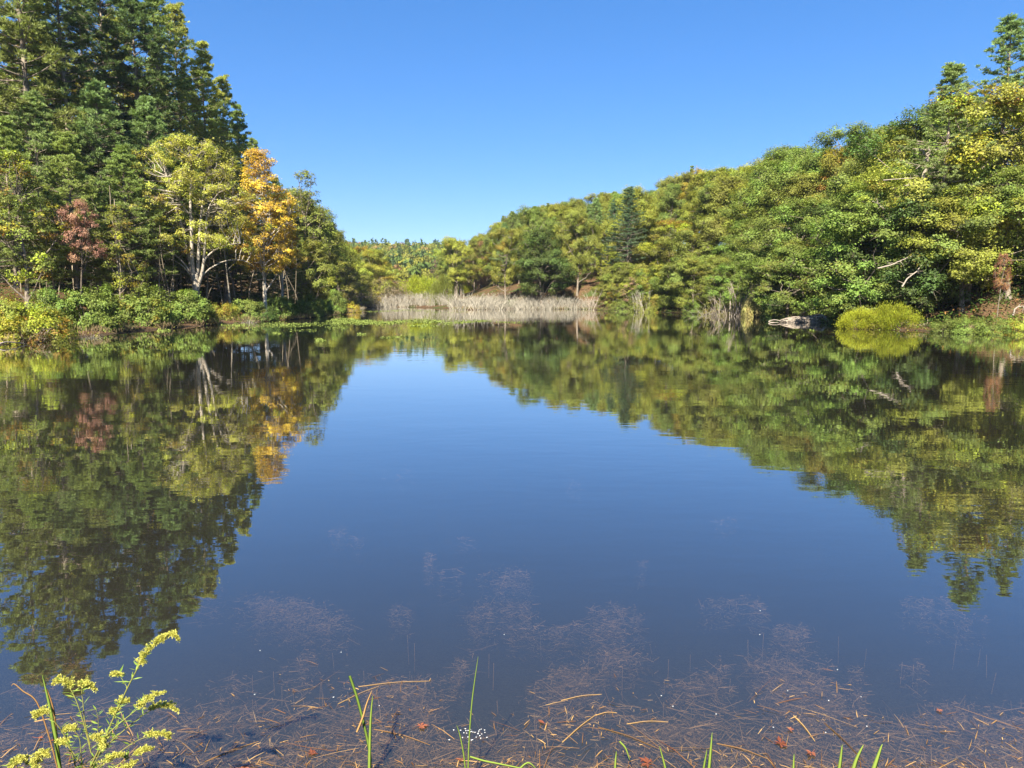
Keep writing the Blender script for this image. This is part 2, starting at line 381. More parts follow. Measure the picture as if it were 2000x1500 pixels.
def broadleaf(seed, Ht, cb, W, prof=prof_round, nclump=60, dens=26, leaf=.24, rc=.22, trunk_r=None, lean=(0, 0), nlimb=7, bare=0.0, limbs=None,
              trunk_top=.72, bark=None, lmat=None, flat=.55, inner=.3, name='tree'):
    rng = RNG(seed); gw = Geo(); gl = Geo(); tr = trunk_r or Ht * .014 + .03
    ttop = np.array([lean[0], lean[1], Ht * trunk_top])
    mid = ttop * .5 + np.append(rng.normal(0, .02 * Ht, 2), 0)
    tp = catmull([(0, 0, -.5), (0, 0, 0), mid * .55, mid, ttop * .8 + np.append(rng.normal(0, .012 * Ht, 2), 0), ttop], 4)
    hz = np.clip(tp[:, 2] / Ht, 0, 1)
    if limbs is None:
        tube(gw, tp, tr * (1 - hz * 1.15).clip(.12) * (1 + .5 * np.exp(-np.maximum(tp[:, 2], 0) / .4)), 8)
    u = rng.uniform(0, 1, nclump * 3) ** .9; th = rng.uniform(0, 2 * pi, nclump * 3)
    lob = 1 + .22 * np.sin(th * 3 + u * 5 + seed) + .12 * np.sin(th * 5 - u * 9)
    rr = W * prof(u) * lob * (inner + (1 - inner) * rng.uniform(0, 1, nclump * 3) ** .45)
    cx = np.interp(u * (Ht - cb) + cb, tp[:, 2], tp[:, 0]); cyy = np.interp(u * (Ht - cb) + cb, tp[:, 2], tp[:, 1])
    C = np.stack([cx + rr * np.cos(th), cyy + rr * np.sin(th), cb + u * (Ht - cb)], 1)
    keep = [0]                                     # spread them out
    for i in range(1, len(C)):
        if len(keep) >= nclump: break
        if np.min(np.linalg.norm(C[keep] - C[i], axis=1)) > W * rc * .62: keep.append(i)
    C = C[keep]; R = W * rc * rng.uniform(.7, 1.35, len(C)); C[:, 2] = np.minimum(C[:, 2], Ht - R * .5)
    leaf_cloud(gl, rng, C, R, dens, leaf, flat=flat, cc=np.array([lean[0] * .6, lean[1] * .6, (cb + Ht) * .45]))
    # limbs, then a bough from a limb to every clump
    L = []
    if limbs is None:
        idx = rng.choice(len(C), min(nlimb, len(C)), replace=False)
        for i in idx:
            t = C[i]; hd = np.hypot(t[0], t[1]); z0 = np.clip(t[2] - hd * rng.uniform(.7, 1.2) - .5, cb * .55, Ht * .62)
            b = np.array([np.interp(z0, tp[:, 2], tp[:, 0]), np.interp(z0, tp[:, 2], tp[:, 1]), z0])
            P = bez(b, b * .45 + t * .55 + np.array([0, 0, -.12 * hd]), t, 7); P[1:-1] += rng.normal(0, .05, (5, 3)) * hd * .4
            tube(gw, P, np.linspace(tr * .5 * (1 - z0 / Ht * .6), .02, 7), 5); L.append(P)
        L.append(tp[tp[:, 2] > cb * .8])
    else:
        for P, r0, r1 in limbs:
            Q = catmull(P, 5); tube(gw, Q, np.linspace(r0, r1, len(Q)), 7); L.append(Q[len(Q) // 3:])
    LP = np.concatenate(L)
    for c in C:
        D = np.linalg.norm(LP - c, axis=1) + .9 * np.maximum(LP[:, 2] - c[2] + .4, 0) * 2; j = np.argmin(D); b = LP[j]
        ln = np.linalg.norm(c - b)
        P = bez(b, (b + c) / 2 + np.array([0, 0, -.1 * ln]), c, 4); P[1:-1] += rng.normal(0, .05 * ln, (2, 3))
        tube(gw, P, np.linspace(.022 + .008 * ln, .01, 4), 4)
    # twigs
    n = len(C) * 9; k = rng.integers(0, len(C), n); d = norm(rng.normal(0, 1, (n, 3)) + np.array([0, 0, .4]))
    segs(gw, C[k], C[k] + d * (R[k] * rng.uniform(.5, 1.1, n))[:, None], .011, .004, 3)
    return gw.mesh(name + '_wood', bark or M_bark, True), gl.mesh(name + '_leaves', lmat or M_leaf)

def conifer(seed, Ht, L, cb, kind='pine', gap=.62, nb=5, blade=.24, bw=.05, ntw=9, ntf=4, nbl=8, lean=0., ragged=.25, dead=0, droop=0.0, bark=None, top=1.0, name='pine'):
    rng = RNG(seed); gw = Geo(); gl = Geo(); tr = Ht * .0125 + .03
    zz = np.linspace(-.5, Ht, 12); bx = lean * (zz / Ht) ** 1.5 * Ht + .05 * np.sin(zz * .7 + seed); by = .05 * np.cos(zz * .5 + seed)
    TP = np.stack([bx, by, zz], 1); tube(gw, TP, tr * np.clip(1 - zz / Ht, .03, 1.05) ** .8 * (1 + .4 * np.exp(-np.maximum(zz, 0) / .4)), 8)
    B0 = []; BD = []; BL = []; BU = []
    z = cb
    while z < Ht - .15:
        u = (z - cb) / (Ht - cb)
        a0 = rng.uniform(0, 2 * pi)
        n = nb if rng.uniform() > .15 else nb - 1
        for k in range(n):
            a = a0 + k * 2 * pi / n + rng.normal(0, .25)
            if kind == 'pine': pf = min(1, .55 + u * 1.8) * (1 - u) ** .92 * top + .05
            elif kind == 'young': pf = (1 - u) ** .85 * min(1, .7 + u) + .04
            else: pf = (1 - u) ** .8 * min(1, .8 + u) + .03
            ln = L * pf * rng.uniform(1 - ragged * 1.6, 1 + ragged * .6)
            if rng.uniform() < ragged * .25 and u < .8: continue
            el = (-.10 + .75 * u ** 1.4 + rng.normal(0, .07)) if kind != 'hemlock' else (-.15 + .5 * u * u + rng.normal(0, .06))
            zb = z + rng.normal(0, gap * .18)
            B0.append([np.interp(zb, zz, bx), np.interp(zb, zz, by), zb]); BD.append([cos(a) * cos(el), sin(a) * cos(el), sin(el)]); BL.append(max(ln, .15)); BU.append(u)
        z += gap * rng.uniform(.75, 1.25) * (1.1 - .45 * u)
    B0 = np.array(B0); BD = np.array(BD); BL = np.array(BL); BU = np.array(BU); n = len(B0)
    bend = .16 if kind != 'hemlock' else -.12
    def bp(i, t): return B0[i] + BD[i] * (BL[i] * t)[:, None] + np.array([0, 0, 1.]) * (bend * BL[i] * (t - .25) * t)[:, None]
    I = np.arange(n)
    for a, b in ((0, .35), (.35, .7), (.7, 1.0)):
        segs(gw, bp(I, np.full(n, a)), bp(I, np.full(n, b)), (.012 + .013 * BL) * (1 - a * .8), (.012 + .013 * BL) * (1 - b * .85), 4)
    # twigs
    m = np.maximum(3, (ntw * np.clip(BL / L, .35, 1.1))).astype(int); i = np.repeat(I, m)
    t = rng.uniform(.22, 1.0, len(i)); sgn = rng.choice([-1, 1], len(i))
    side = norm(np.cross(BD[i], [0, 0, 1.])) * sgn[:, None]
    td = norm(BD[i] * rng.uniform(.6, 1.1, (len(i), 1)) + side * rng.uniform(.3, 1.0, (len(i), 1)) + np.array([0, 0, 1.]) * (rng.uniform(-.04, .20, (len(i), 1)) - droop))
    tl = BL[i] * .38 * (1.15 - t * .75) * rng.uniform(.6, 1.2, len(i)) + .12
    tb = bp(i, t); segs(gw, tb, tb + td * tl[:, None], .010, .004, 3)
    # tufts
    j = np.repeat(np.arange(len(i)), ntf); s = rng.uniform(.25, 1.0, len(j)); tp_ = tb[j] + td[j] * (tl[j] * s)[:, None] + rng.normal(0, 1, (len(j), 3)) * np.array([.13, .13, .05])
    kk = np.repeat(np.arange(len(j)), nbl); N = len(kk)
    flat = np.array([1, 1, .5 if kind != 'hemlock' else .35])
    bd = norm(norm(rng.normal(0, 1, (N, 3)) * flat) * .85 + td[j][kk] * .75 + np.array([0, 0, .22 if kind != 'hemlock' else -.1]))
    nr = norm(rng.normal(0, 1, (N, 3)) * .5 + np.array([0, 0, .8]) + .8 * norm(np.concatenate([B0[i[j[kk]]][:, :2] * 0 + BD[i[j[kk]]][:, :2], np.zeros((N, 1))], 1)))
    bt = rng.uniform(0, 1, n); tt = rng.uniform(0, 1, len(j))
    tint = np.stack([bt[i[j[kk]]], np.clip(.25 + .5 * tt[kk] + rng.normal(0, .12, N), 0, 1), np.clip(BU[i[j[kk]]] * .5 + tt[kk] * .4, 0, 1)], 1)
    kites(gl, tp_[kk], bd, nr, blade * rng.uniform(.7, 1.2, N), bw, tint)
    if dead:                                                       # bare snapped branches under the crown
        q = int(dead); z0 = rng.uniform(cb * .25, cb, q); a = rng.uniform(0, 2 * pi, q); ln = rng.uniform(.3, 1.8, q)
        b0 = np.stack([np.interp(z0, zz, bx), np.interp(z0, zz, by), z0], 1); d = np.stack([np.cos(a), np.sin(a), rng.uniform(-.25, .15, q)], 1)
        segs(gw, b0, b0 + d * ln[:, None], .022, .006, 3)
    return gw.mesh(name + '_wood', bark or M_bark, True), gl.mesh(name + '_needles', M_needle)

def shrub(seed, W, Ht, leaf=.15, dens=60, nclump=34, narrow=.62, D=None, up=.6, droop=0, lmat=None, flat=.7, rc=.24, stems=14, name='shrub', upright=False, bark=None):
    rng = RNG(seed); gw = Geo(); gl = Geo(); D = D or W
    th = rng.uniform(0, 2 * pi, nclump); ph = np.arccos(rng.uniform(-.1, 1, nclump)); r = rng.uniform(.5, 1, nclump) ** .4
    r = np.where(rng.uniform(0, 1, nclump) < .7, np.maximum(r, .82), r)
    C = np.stack([W * np.sin(ph) * np.cos(th) * r, D * np.sin(ph) * np.sin(th) * r, Ht * (.16 + .78 * np.cos(ph) * r)], 1)
    C[:, 2] *= 1 + .14 * np.sin(C[:, 0] * 2.1 + seed)
    lo = rng.uniform(0, 1, nclump) < .28; C[:, 2] = np.where(lo, Ht * rng.uniform(.06, .22, nclump), C[:, 2]); C[:, 2] = np.maximum(C[:, 2], Ht * .10)
    R = min(W, Ht) * rc * rng.uniform(.75, 1.4, nclump) + .05
    if upright:
        for c, rr in zip(C, R):
            n = int(dens * 4 * rr * rr); p = c + rng.normal(0, .5, (n, 3)) * rr
            d = norm(np.array([0, 0, .8]) + .6 * norm(p - np.array([0, 0, Ht * .1])) + rng.normal(0, .4, (n, 3))); nr = norm(rng.normal(0, 1, (n, 3)) + [0, 0, .4])
            ct = rng.uniform(); tint = np.stack([np.clip(ct + rng.normal(0, .06, n), 0, 1), rng.uniform(0, 1, n), rng.uniform(0, 1, n)], 1)
            kites(gl, p, d, nr, leaf * rng.uniform(.6, 1.3, n), leaf * narrow, tint)
    else:
        leaf_cloud(gl, rng, C, R, dens, leaf, up=up, narrow=narrow, flat=flat, droop=droop, cc=np.array([0, 0, Ht * .3]))
    k = rng.integers(0, nclump, stems * 3); b = np.stack([rng.normal(0, .25 * W, stems * 3), rng.normal(0, .25 * D, stems * 3), np.full(stems * 3, -.1)], 1)
    mid = (b + C[k]) / 2 + np.array([0, 0, .1 * Ht]); segs(gw, b, mid, .018, .013, 4); segs(gw, mid, C[k], .013, .006, 3)
    return gw.mesh(name + '_stems', bark or M_bark, True), gl.mesh(name + '_leaves', lmat or M_leaf)

def bare_stems(g, rng, cx, cy_, cz, Ht, W, n=22, tw=7, r=.018):
    """leafless many-stemmed shrub"""
    a = rng.uniform(0, 2 * pi, n); s = rng.uniform(0, 1, n) ** .7
    b = np.stack([cx + rng.normal(0, .18 * W, n), cy_ + rng.normal(0, .18 * W, n), np.full(n, cz - .3)], 1)
    m = b + np.stack([np.cos(a) * s * W * .35, np.sin(a) * s * W * .35, Ht * rng.uniform(.4, .6, n)], 1)
    e = m + np.stack([np.cos(a) * s * W * .45, np.sin(a) * s * W * .45, Ht * rng.uniform(.3, .55, n)], 1) + rng.normal(0, .08, (n, 3)) * W
    t = np.stack([rng.uniform(0, 1, n)] * 3, 1)
    segs(g, b, m, r, r * .7, 3, t); segs(g, m, e, r * .7, r * .25, 3, t)
    k = rng.integers(0, n, n * tw); u = rng.uniform(.15, 1, n * tw)[:, None]; lo = rng.uniform(0, 1, (n * tw, 1)) < .35
    p = np.where(lo, b[k] + (m[k] - b[k]) * (.4 + .6 * u), m[k] + (e[k] - m[k]) * u)
    d = norm(e[k] - m[k]) + rng.normal(0, .5, (n * tw, 3)); d[:, 2] = np.abs(d[:, 2])
    q = p + norm(d) * (Ht * rng.uniform(.08, .24, (n * tw, 1)))
    segs(g, p, q, r * .4, r * .2, 3, np.stack([rng.uniform(0, 1, n * tw)] * 3, 1))
# ------------------------------------------------------------------ prototypes, built once and then shared
PROTO = {}
def P(key):
    if key in PROTO: return PROTO[key]
    k = key
    if k.startswith('oak'):
        i = int(k[3:]); cfg = [(11, 13.5, 3.2, 4.9, prof_round), (12, 14.5, 3.8, 4.4, prof_egg), (13, 13.0, 2.6, 5.2, prof_round), (14, 15.0, 4.2, 4.6, prof_fan), (15, 12.5, 2.4, 4.5, prof_egg)][i]
        r = broadleaf(cfg[0], cfg[1], cfg[2], cfg[3], cfg[4], nclump=62, dens=150, leaf=.185, rc=.225, flat=.7, name='oak')
    elif k.startswith('lowoak'):
        i = int(k[6:]); r = broadleaf(31 + i, 9.5, .9, 3.9, prof_round, nclump=64, dens=150, leaf=.18, rc=.22, name='small_oak', flat=.6)
    elif k.startswith('airy'):
        i = int(k[4:]); r = broadleaf(51 + i, 15, 3.5, 3.6, prof_egg, nclump=74, dens=50, leaf=.20, rc=.18, name='airy', inner=.25)
    elif k.startswith('maple'):
        i = int(k[5:]); r = broadleaf(57 + i, 12, 6.2, 2.9, prof_round, nclump=70, dens=90, leaf=.17, rc=.2, name='maple', lean=(.8, 0), inner=.2)
    elif k.startswith('scruff'):
        i = int(k[6:]); r = broadleaf(61 + i, 7.5, .8, 2.9, prof_round, nclump=56, dens=75, leaf=.17, rc=.21, name='scruff', inner=.2, nlimb=10)
    elif k.startswith('pine'):
        i = int(k[4:]); c = [(3, 24, 5.2, 7.5, 0.25, 10), (4, 22, 4.8, 5.0, .35, 14), (6, 25, 5.6, 9.5, .45, 18)][i]
        r = conifer(70 + c[0], c[1], c[2], c[3], 'pine', gap=.84, nb=7, blade=.28, bw=.044, ntw=13, ntf=5, nbl=15, ragged=c[4], dead=c[5], name='pine')
    elif k.startswith('young'):
        i = int(k[5:]); r = conifer(80 + i, 18, 5.2, 4.0, 'young', gap=.66, nb=7, blade=.26, bw=.042, ntw=15, ntf=5, nbl=15, ragged=.18, dead=6, name='young_pine')
    elif k.startswith('hemlock'):
        i = int(k[7:]); r = conifer(90 + i, 15, 3.8, .8, 'hemlock', gap=.55, nb=6, blade=.20, bw=.08, ntw=13, ntf=5, nbl=7, ragged=.15, droop=.25, name='hemlock')
    elif k.startswith('bush'):
        i = int(k[4:]); r = shrub(110 + i, 1.9, 2.6, leaf=.14, dens=210, nclump=72, rc=.22, name='bush')
    elif k.startswith('fine'):
        i = int(k[4:]); r = shrub(120 + i, 1.9, 2.0, leaf=.13, dens=190, nclump=46, rc=.23, name='fine_bush', narrow=.5)
    elif k.startswith('willow'):
        i = int(k[6:]); r = shrub(130 + i, 2.2, 2.2, leaf=.22, dens=240, nclump=60, narrow=.2, upright=True, rc=.22, name='willow')
    elif k.startswith('sparse'):
        i = int(k[6:]); r = shrub(140 + i, 2.2, 3.4, leaf=.13, dens=60, nclump=50, rc=.20, stems=26, name='sparse_bush', narrow=.5)
    PROTO[key] = r; return r

PH = dict(oak=[13.5, 14.5, 13.0, 15.0, 12.5], lowoak=[9.5] * 4, airy=[15] * 3, maple=[12] * 2, scruff=[7.5] * 3, pine=[24, 22, 25], young=[18] * 3, hemlock=[15] * 3,
          bush=[2.6] * 4, fine=[2.0] * 3, willow=[2.2] * 3, sparse=[3.4] * 2)
def ph(key):
    b = key.rstrip('0123456789'); return PH[b][int(key[len(b):])]
PAL = {'olive green': (.215, .232, .040, .05), 'yellow green': (.285, .305, .044, .07), 'bright green': (.185, .245, .044, .03), 'dark green': (.090, .135, .028, .03),
       'mid green': (.170, .215, .042, .04), 'golden': (.379, .297, .041, 0), 'orange tinged': (.255, .250, .042, .20), 'russet': (.27, .155, .07, 0),
       'blue green': (.215, .285, .092, 0), 'pine green': (.225, .275, .068, .04), 'yellowish green': (.34, .36, .066, .06), 'deep green': (.105, .155, .045, 0),  # yellowish and deep green put sun and shade into the conifer needles
       'dull brown': (.257, .199, .115, 0), 'lime green': (.30, .33, .025, 0), 'brownish yellow': (.270, .235, .068, .22)}
def place(name, cat, key, x, y, h, colour, label, group=None, rz=None, bark=(1, 1, 1, 1), z=None, sxy=1.0, rng=RNG(5), autumn=None):
    s = h / ph(key); z = lz(x, y) - .1 if z is None else z
    c = list(PAL[colour]) if isinstance(colour, str) else list(colour)
    j = rng.uniform(.86, 1.14); hu = rng.uniform(-.06, .06)
    c = [c[0] * j * (1 + hu), c[1] * j, c[2] * j, c[3] if autumn is None else autumn]
    e = empty(name, (x, y, z), rng.uniform(0, 6.28) if rz is None else rz, (s * sxy, s * sxy, s))
    w, l = P(key); b = key.rstrip('0123456789')
    small = b in ('bush', 'fine', 'willow', 'sparse')
    obj('stem' if small else 'trunk', w, e, bark); obj('foliage' if small else 'crown', l, e, c)
    return tag(e, label, cat, group)
def by_top(name, cat, key, px, top, Y, colour, label, group=None, **k):
    q = aty(px, top, Y); z0 = lz(q[0], Y); h = q[2] - z0
    TALL.append((label, round(h, 1), round(z0, 1)))
    return place(name, cat, key, q[0], Y, max(h, 1), colour, label, group, **k)
TALL = []; BUSY = []          # ground already taken by named trees

# ------------------------------------------------------------------ left bank
GP = 'pines and hemlocks on the shaded bank'
for key, px, top, Y, colr, lab in [
    ('young0', 62, 182, 53, 'blue green', 'full bluish pine behind the first two shore bushes'),
    ('young1', 186, 163, 57, 'blue green', 'tallest of the bluish young pines, pointed top level with dark boughs'),
    ('young2', 286, 196, 61, 'blue green', 'bluish young pine with open top between dark trunk and golden trees'),
    ('young1', 128, 262, 50, 'pine green', 'lower bushy pine in front of the tallest bluish one'),
    ('young0', 352, 262, 68, 'pine green', 'young pine rising just behind the pale forked tree'),
    ('young2', 4, 232, 46, 'pine green', 'bushy pine cut by the picture edge behind the orange bush'),
    ('young0', 238, 285, 54, 'pine green', 'lower bushy pine between the two bluish tops above the third green bush'),
    ('pine0', 338, 4, 77, 'yellowish green', 'tall sunlit pine whose tip stands highest against the sky'),
    ('pine1', 392, 78, 81, 'yellowish green', 'sunlit pine second down the descending skyline'),
    ('pine0', 432, 146, 85, 'yellowish green', 'sunlit pine third down the descending skyline'),
    ('pine1', 462, 200, 89, 'pine green', 'pine fourth down the descending skyline, darker than its neighbours'),
    ('pine0', 493, 268, 94, 'pine green', 'last pine of the descending skyline, just above the golden tree top'),
    ('pine2', 296, -30, 72, 'pine green', 'tall pine whose dark bare trunk shows behind the open topped young pine'),
    ('pine1', 250, -70, 66, 'deep green', 'dark tall pine with long level boughs above the bluish pines'),
    ('pine2', 188, -90, 66, 'deep green', 'dark tall pine with black trunk right above the tallest bluish pine'),
    ('pine0', 104, -120, 60, 'deep green', 'dark tall pine with thick black trunk near the corner of the picture'),
    ('pine1', 18, -210, 56, 'pine green', 'tall pine running out of the top corner above the orange bush'),
    ('pine0', -60, -190, 58, 'pine green', 'tall pine just outside the corner, its boughs meeting the corner pine'),
    ('pine0', 222, 20, 90, 'yellowish green', 'yellowish pine seen through the gap between dark pines'),
    ('pine2', 150, -40, 96, 'pine green', 'far pine filling the gap behind two dark trunks'),
    ('pine1', 60, -50, 88, 'pine green', 'far pine behind the yellow leaved tree near the corner'),
    ('pine1', 415, 190, 100, 'pine green', 'pine set back behind the third skyline pine'),
    ('pine0', 300, 110, 100, 'yellowish green', 'pine set back behind the open topped young pine'),
    ('pine2', 360, 150, 90, 'pine green', 'pine set back under the highest skyline tip'),
    ('hemlock0', 548, 440, 88, 'pine green', 'dark hemlock behind the golden tree with foliage down to the ground'),
    ('hemlock1', 585, 455, 94, 'pine green', 'dark hemlock directly beside the golden crowns'),
    ('hemlock2', 615, 475, 100, 'pine green', 'dark hemlock behind the low dark shore bushes'),
    ('hemlock0', 640, 490, 106, 'pine green', 'outermost dark hemlock where the shaded bank ends'),
    ('young2', 535, 350, 104, 'mid green', 'green pine just behind the top of the golden tree'),
    ('young1', 600, 405, 116, 'mid green', 'green pine behind the airy tree beside the golden one'),
    ('young0', 448, 300, 76, 'pine green', 'young pine between pale forked tree and golden tree'),
    ('hemlock1', 420, 420, 78, 'deep green', 'shaded hemlock deep behind the pale forked tree'),
    ('hemlock2', 330, 430, 80, 'deep green', 'shaded hemlock behind the fourth shore bush'),
    ('hemlock0', 240, 420, 76, 'deep green', 'shaded hemlock deep behind the third shore bush'),
    ('hemlock1', 140, 400, 72, 'deep green', 'shaded hemlock deep behind the second shore bush'),
    ('hemlock2', 40, 380, 68, 'deep green', 'shaded hemlock deep behind the orange bush'),
    ('hemlock0', 500, 430, 84, 'deep green', 'shaded hemlock deep behind the golden tree trunk'),
]:
    cat = {'pine': 'pine tree', 'young': 'pine tree', 'hemlock': 'hemlock tree'}[key.rstrip('0123456789')]
    by_top(cat.replace(' ', '_'), cat, key, px, top, Y, colr, lab, GP, sxy=1.1 if key[0] == 'h' else .84 if 330 < px < 500 and key[0] == 'p' else 1.0)
for k, (px, Y) in enumerate([(5, 60), (55, 66), (95, 63), (150, 67), (205, 66), (262, 70), (310, 72), (350, 76), (405, 74), (470, 77), (520, 80), (180, 74), (80, 72), (300, 80), (440, 84), (235, 79)]):  # low dark hemlocks added to deepen the shade under the pines
    q = aty(px, 540, Y); place('hemlock_tree', 'hemlock tree', 'hemlock%d' % (k % 3), q[0], Y, 6.0 + (k * 7 % 5) * .6, 'deep green', 'low dark hemlock added to deepen the shade under the tall pines', 'dark hemlocks added under the tall pines')
rg = RNG(77)
for k in range(26):                                    # rows deeper in the wood
    y = 56 + k * 3.2 + rg.uniform(-2, 2); x = -.5 * y * .2 - 36 - rg.uniform(0, 22)
    place('pine_tree', 'pine tree', ['pine0', 'pine1', 'young1', 'hemlock1'][k % 4], x, y, rg.uniform(17, 23) - max(0, y - 85) * .12, ['pine green', 'deep green', 'mid green'][k % 3],
          'conifer standing deep in the shaded wood behind the shore pines', 'conifers deep in the shaded wood', rng=rg)
GB = 'broadleaf trees on the shaded bank'
for key, px, top, Y, colr, au, lab in [
    ('airy0', 26, 292, 45, 'olive green', .5, 'orange and green leaved slender tree above the orange bush'),
    ('airy1', 74, 60, 70, 'yellow green', .35, 'yellow leaved tree high between the dark corner pines'),
    ('airy2', 222, 398, 49, 'olive green', .45, 'small tree with green, yellow and reddish sprays above the third bush'),
    ('airy1', 145, 130, 84, 'golden', .5, 'yellow and rust tree glimpsed in the gap between dark trunks'),
    ('airy0', 268, 170, 84, 'yellow green', .2, 'yellow green tree behind the open topped bluish pine'),
    ('airy2', 425, 268, 74, 'olive green', .1, 'olive green tree standing behind and above the pale forked tree'),
    ('airy1', 592, 332, 99, 'olive green', .05, 'thin airy tree with sky showing through, beside the golden tree'),
    ('airy0', 628, 418, 112, 'olive green', .1, 'small airy tree below the thin one, on the descending skyline'),
    ('oak1', 578, 372, 103, 'olive green', .1, 'olive tree filling behind the airy tree, beside the golden crown'),
    ('oak4', 612, 402, 108, 'yellow green', .1, 'yellow green tree just behind the small airy tree'),
    ('oak1', 640, 432, 116, 'olive green', .08, 'olive tree on the descending skyline before the rounded olive one'),
    ('lowoak1', 600, 470, 92, 'olive green', .12, 'low olive tree spreading in front of the dark hemlocks'),
    ('airy2', 560, 380, 108, 'mid green', .1, 'green broadleaf tree between golden crown and airy tree'),
    ('oak1', 650, 452, 124, 'olive green', .1, 'rounded olive tree above the outermost hemlock'),
    ('oak4', 672, 478, 134, 'yellow green', .12, 'rounded yellow green tree where the bank meets the scrub'),
    ('oak0', 700, 482, 146, 'orange tinged', .35, 'orange tinged round tree at the inner end of the pond'),
    ('oak2', 728, 490, 142, 'yellow green', .2, 'yellow green round tree at the inner end of the pond'),
    ('oak4', 745, 508, 152, 'golden', .2, 'golden tipped tree bordering the far valley'),
    ('scruff0', 676, 520, 112, 'brownish yellow', .2, 'brownish yellow scrub tree beside the last dark shore bush'),
    ('scruff1', 702, 530, 118, 'olive green', .2, 'olive scrub tree leaning over the inner shore'),
    ('scruff2', 738, 545, 133, 'brownish yellow', .3, 'thin brownish scrub tree before the grey thicket'),
    ('scruff0', 770, 552, 150, 'olive green', .15, 'olive scrub tree behind the start of the grey thicket'),
    ('scruff1', 655, 500, 104, 'olive green', .2, 'scrub tree at the foot of the outermost hemlock'),
]:
    cat = 'broadleaf tree' if key[0] != 's' else 'scrub tree'
    by_top(cat.replace(' ', '_'), cat, key, px, top, Y, colr, lab, GB, autumn=au)
# the red maple spray
q = aty(140, 388, 47)
place('red_maple', 'maple tree', 'maple0', q[0], 47, q[2] - lz(q[0], 47), (.34, .175, .115, 0), 'small maple with brick red leaves in front of the pines', sxy=.62, rz=0, bark=(.6, .6, .6, 1))
# pale forked tree and its golden neighbours: grown to the photographed limbs
def hero(name, label, cat, px, Y, build, colour, bark=(1, 1, 1, 1), rz=0):
    x = (px - 1000) / F * (Y * cos(PITCH) + (H - .6) * sin(PITCH)); z = lz(x, Y)
    e = empty(name, (x, Y, z), rz); w, l = build()
    obj('trunk', w, e, bark); obj('crown', l, e, colour); return tag(e, label, cat)
def sycamore():
    L = [([(0, 0, -.5), (0, 0, .8), (.05, 0, 2.4), (.08, 0, 3.6)], .27, .24),
         ([(.05, 0, 1.2), (-.25, .1, 3.4), (-.55, .2, 5.2), (-1.0, .3, 7.6), (-1.6, .4, 9.4), (-1.8, .4, 10.8)], .17, .03),
         ([(0, 0, 2.4), (-.12, -.1, 4.4), (.0, -.2, 6.6), (.1, -.3, 9.4), (.25, -.2, 11.4), (.3, -.2, 12.8)], .20, .03),
         ([(.1, 0, 2.6), (.25, .2, 4.6), (.5, .2, 7.0), (.9, .2, 9.6), (1.3, .2, 11.4)], .18, .03),
         ([(.15, 0, 2.4), (.75, -.2, 4.0), (1.1, -.3, 6.0), (1.5, -.4, 8.6), (2.4, -.4, 10.0)], .16, .025),
         ([(.5, -.1, 3.3), (1.0, -.3, 4.7), (2.0, -.6, 5.5), (3.2, -.8, 5.9), (4.2, -1.0, 6.0)], .10, .02),
         ([(.6, -.1, 3.5), (1.4, .2, 4.2), (2.4, .5, 4.7), (3.6, .8, 4.75), (4.4, .9, 4.4)], .085, .015),
         ([(-.3, .1, 3.6), (-.9, -.3, 4.7), (-1.8, -.6, 5.6), (-2.9, -.8, 6.7)], .075, .015),
         ([(-.2, .1, 3.2), (-.8, -.2, 4.2), (-1.5, -.4, 4.7), (-2.4, -.6, 5.0)], .055, .012),
         ([(-.5, .2, 5.0), (-1.3, .4, 6.6), (-2.2, .6, 8.2), (-2.8, .6, 9.0)], .08, .015),
         ([(.9, .2, 8.4), (2.0, .6, 9.4), (3.2, .8, 10.0)], .06, .015), ([(.2, -.2, 8.0), (-.6, -1.2, 9.6), (-.8, -2.0, 11.0)], .06, .012),
         ([(.5, .2, 6.4), (1.2, 1.4, 8.4), (1.6, 2.2, 10.2)], .06, .012)]
    return broadleaf(201, 14.2, 5.4, 4.5, prof_round, nclump=280, dens=130, leaf=.13, rc=.11, limbs=L, bark=M_palebark, inner=.15, name='sycamore')
hero('pale_forked_tree', 'big pale barked tree forking low into white limbs under thin yellow green leaves', 'tree', 385, 58, sycamore, (.40, .40, .060, .08))
hero('golden_tree', 'golden orange leaved tree with straight pale trunk behind the low dark bushes', 'tree', 518, 62,
     lambda: broadleaf(205, 14.3, 3.9, 3.3, prof_egg, nclump=200, dens=130, leaf=.14, rc=.15, trunk_r=.20, bark=M_palebark, inner=.15, trunk_top=.86, nlimb=10, name='golden_tree'),
     (.62, .42, .055, .16))
hero('golden_tree', 'smaller golden tree overlapping the taller golden one on its lake side', 'tree', 551, 66,
     lambda: broadleaf(206, 10.6, 4.2, 2.4, prof_egg, nclump=120, dens=140, leaf=.14, rc=.165, trunk_r=.16, bark=M_palebark, inner=.2, trunk_top=.8, name='golden_tree'),
     (.60, .38, .045, .2), bark=(.8, .8, .8, 1))
hero('slender_tree', 'slender bent tree with nearly bare stem between forked and golden trees', 'tree', 453, 61,
     lambda: broadleaf(207, 11.5, 6.2, 2.2, prof_round, nclump=36, dens=45, leaf=.16, rc=.17, trunk_r=.085, bark=M_palebark, lean=(-.5, 0), name='slender_tree', nlimb=9),
     (.20, .17, .025, .35), bark=(.8, .8, .78, 1))
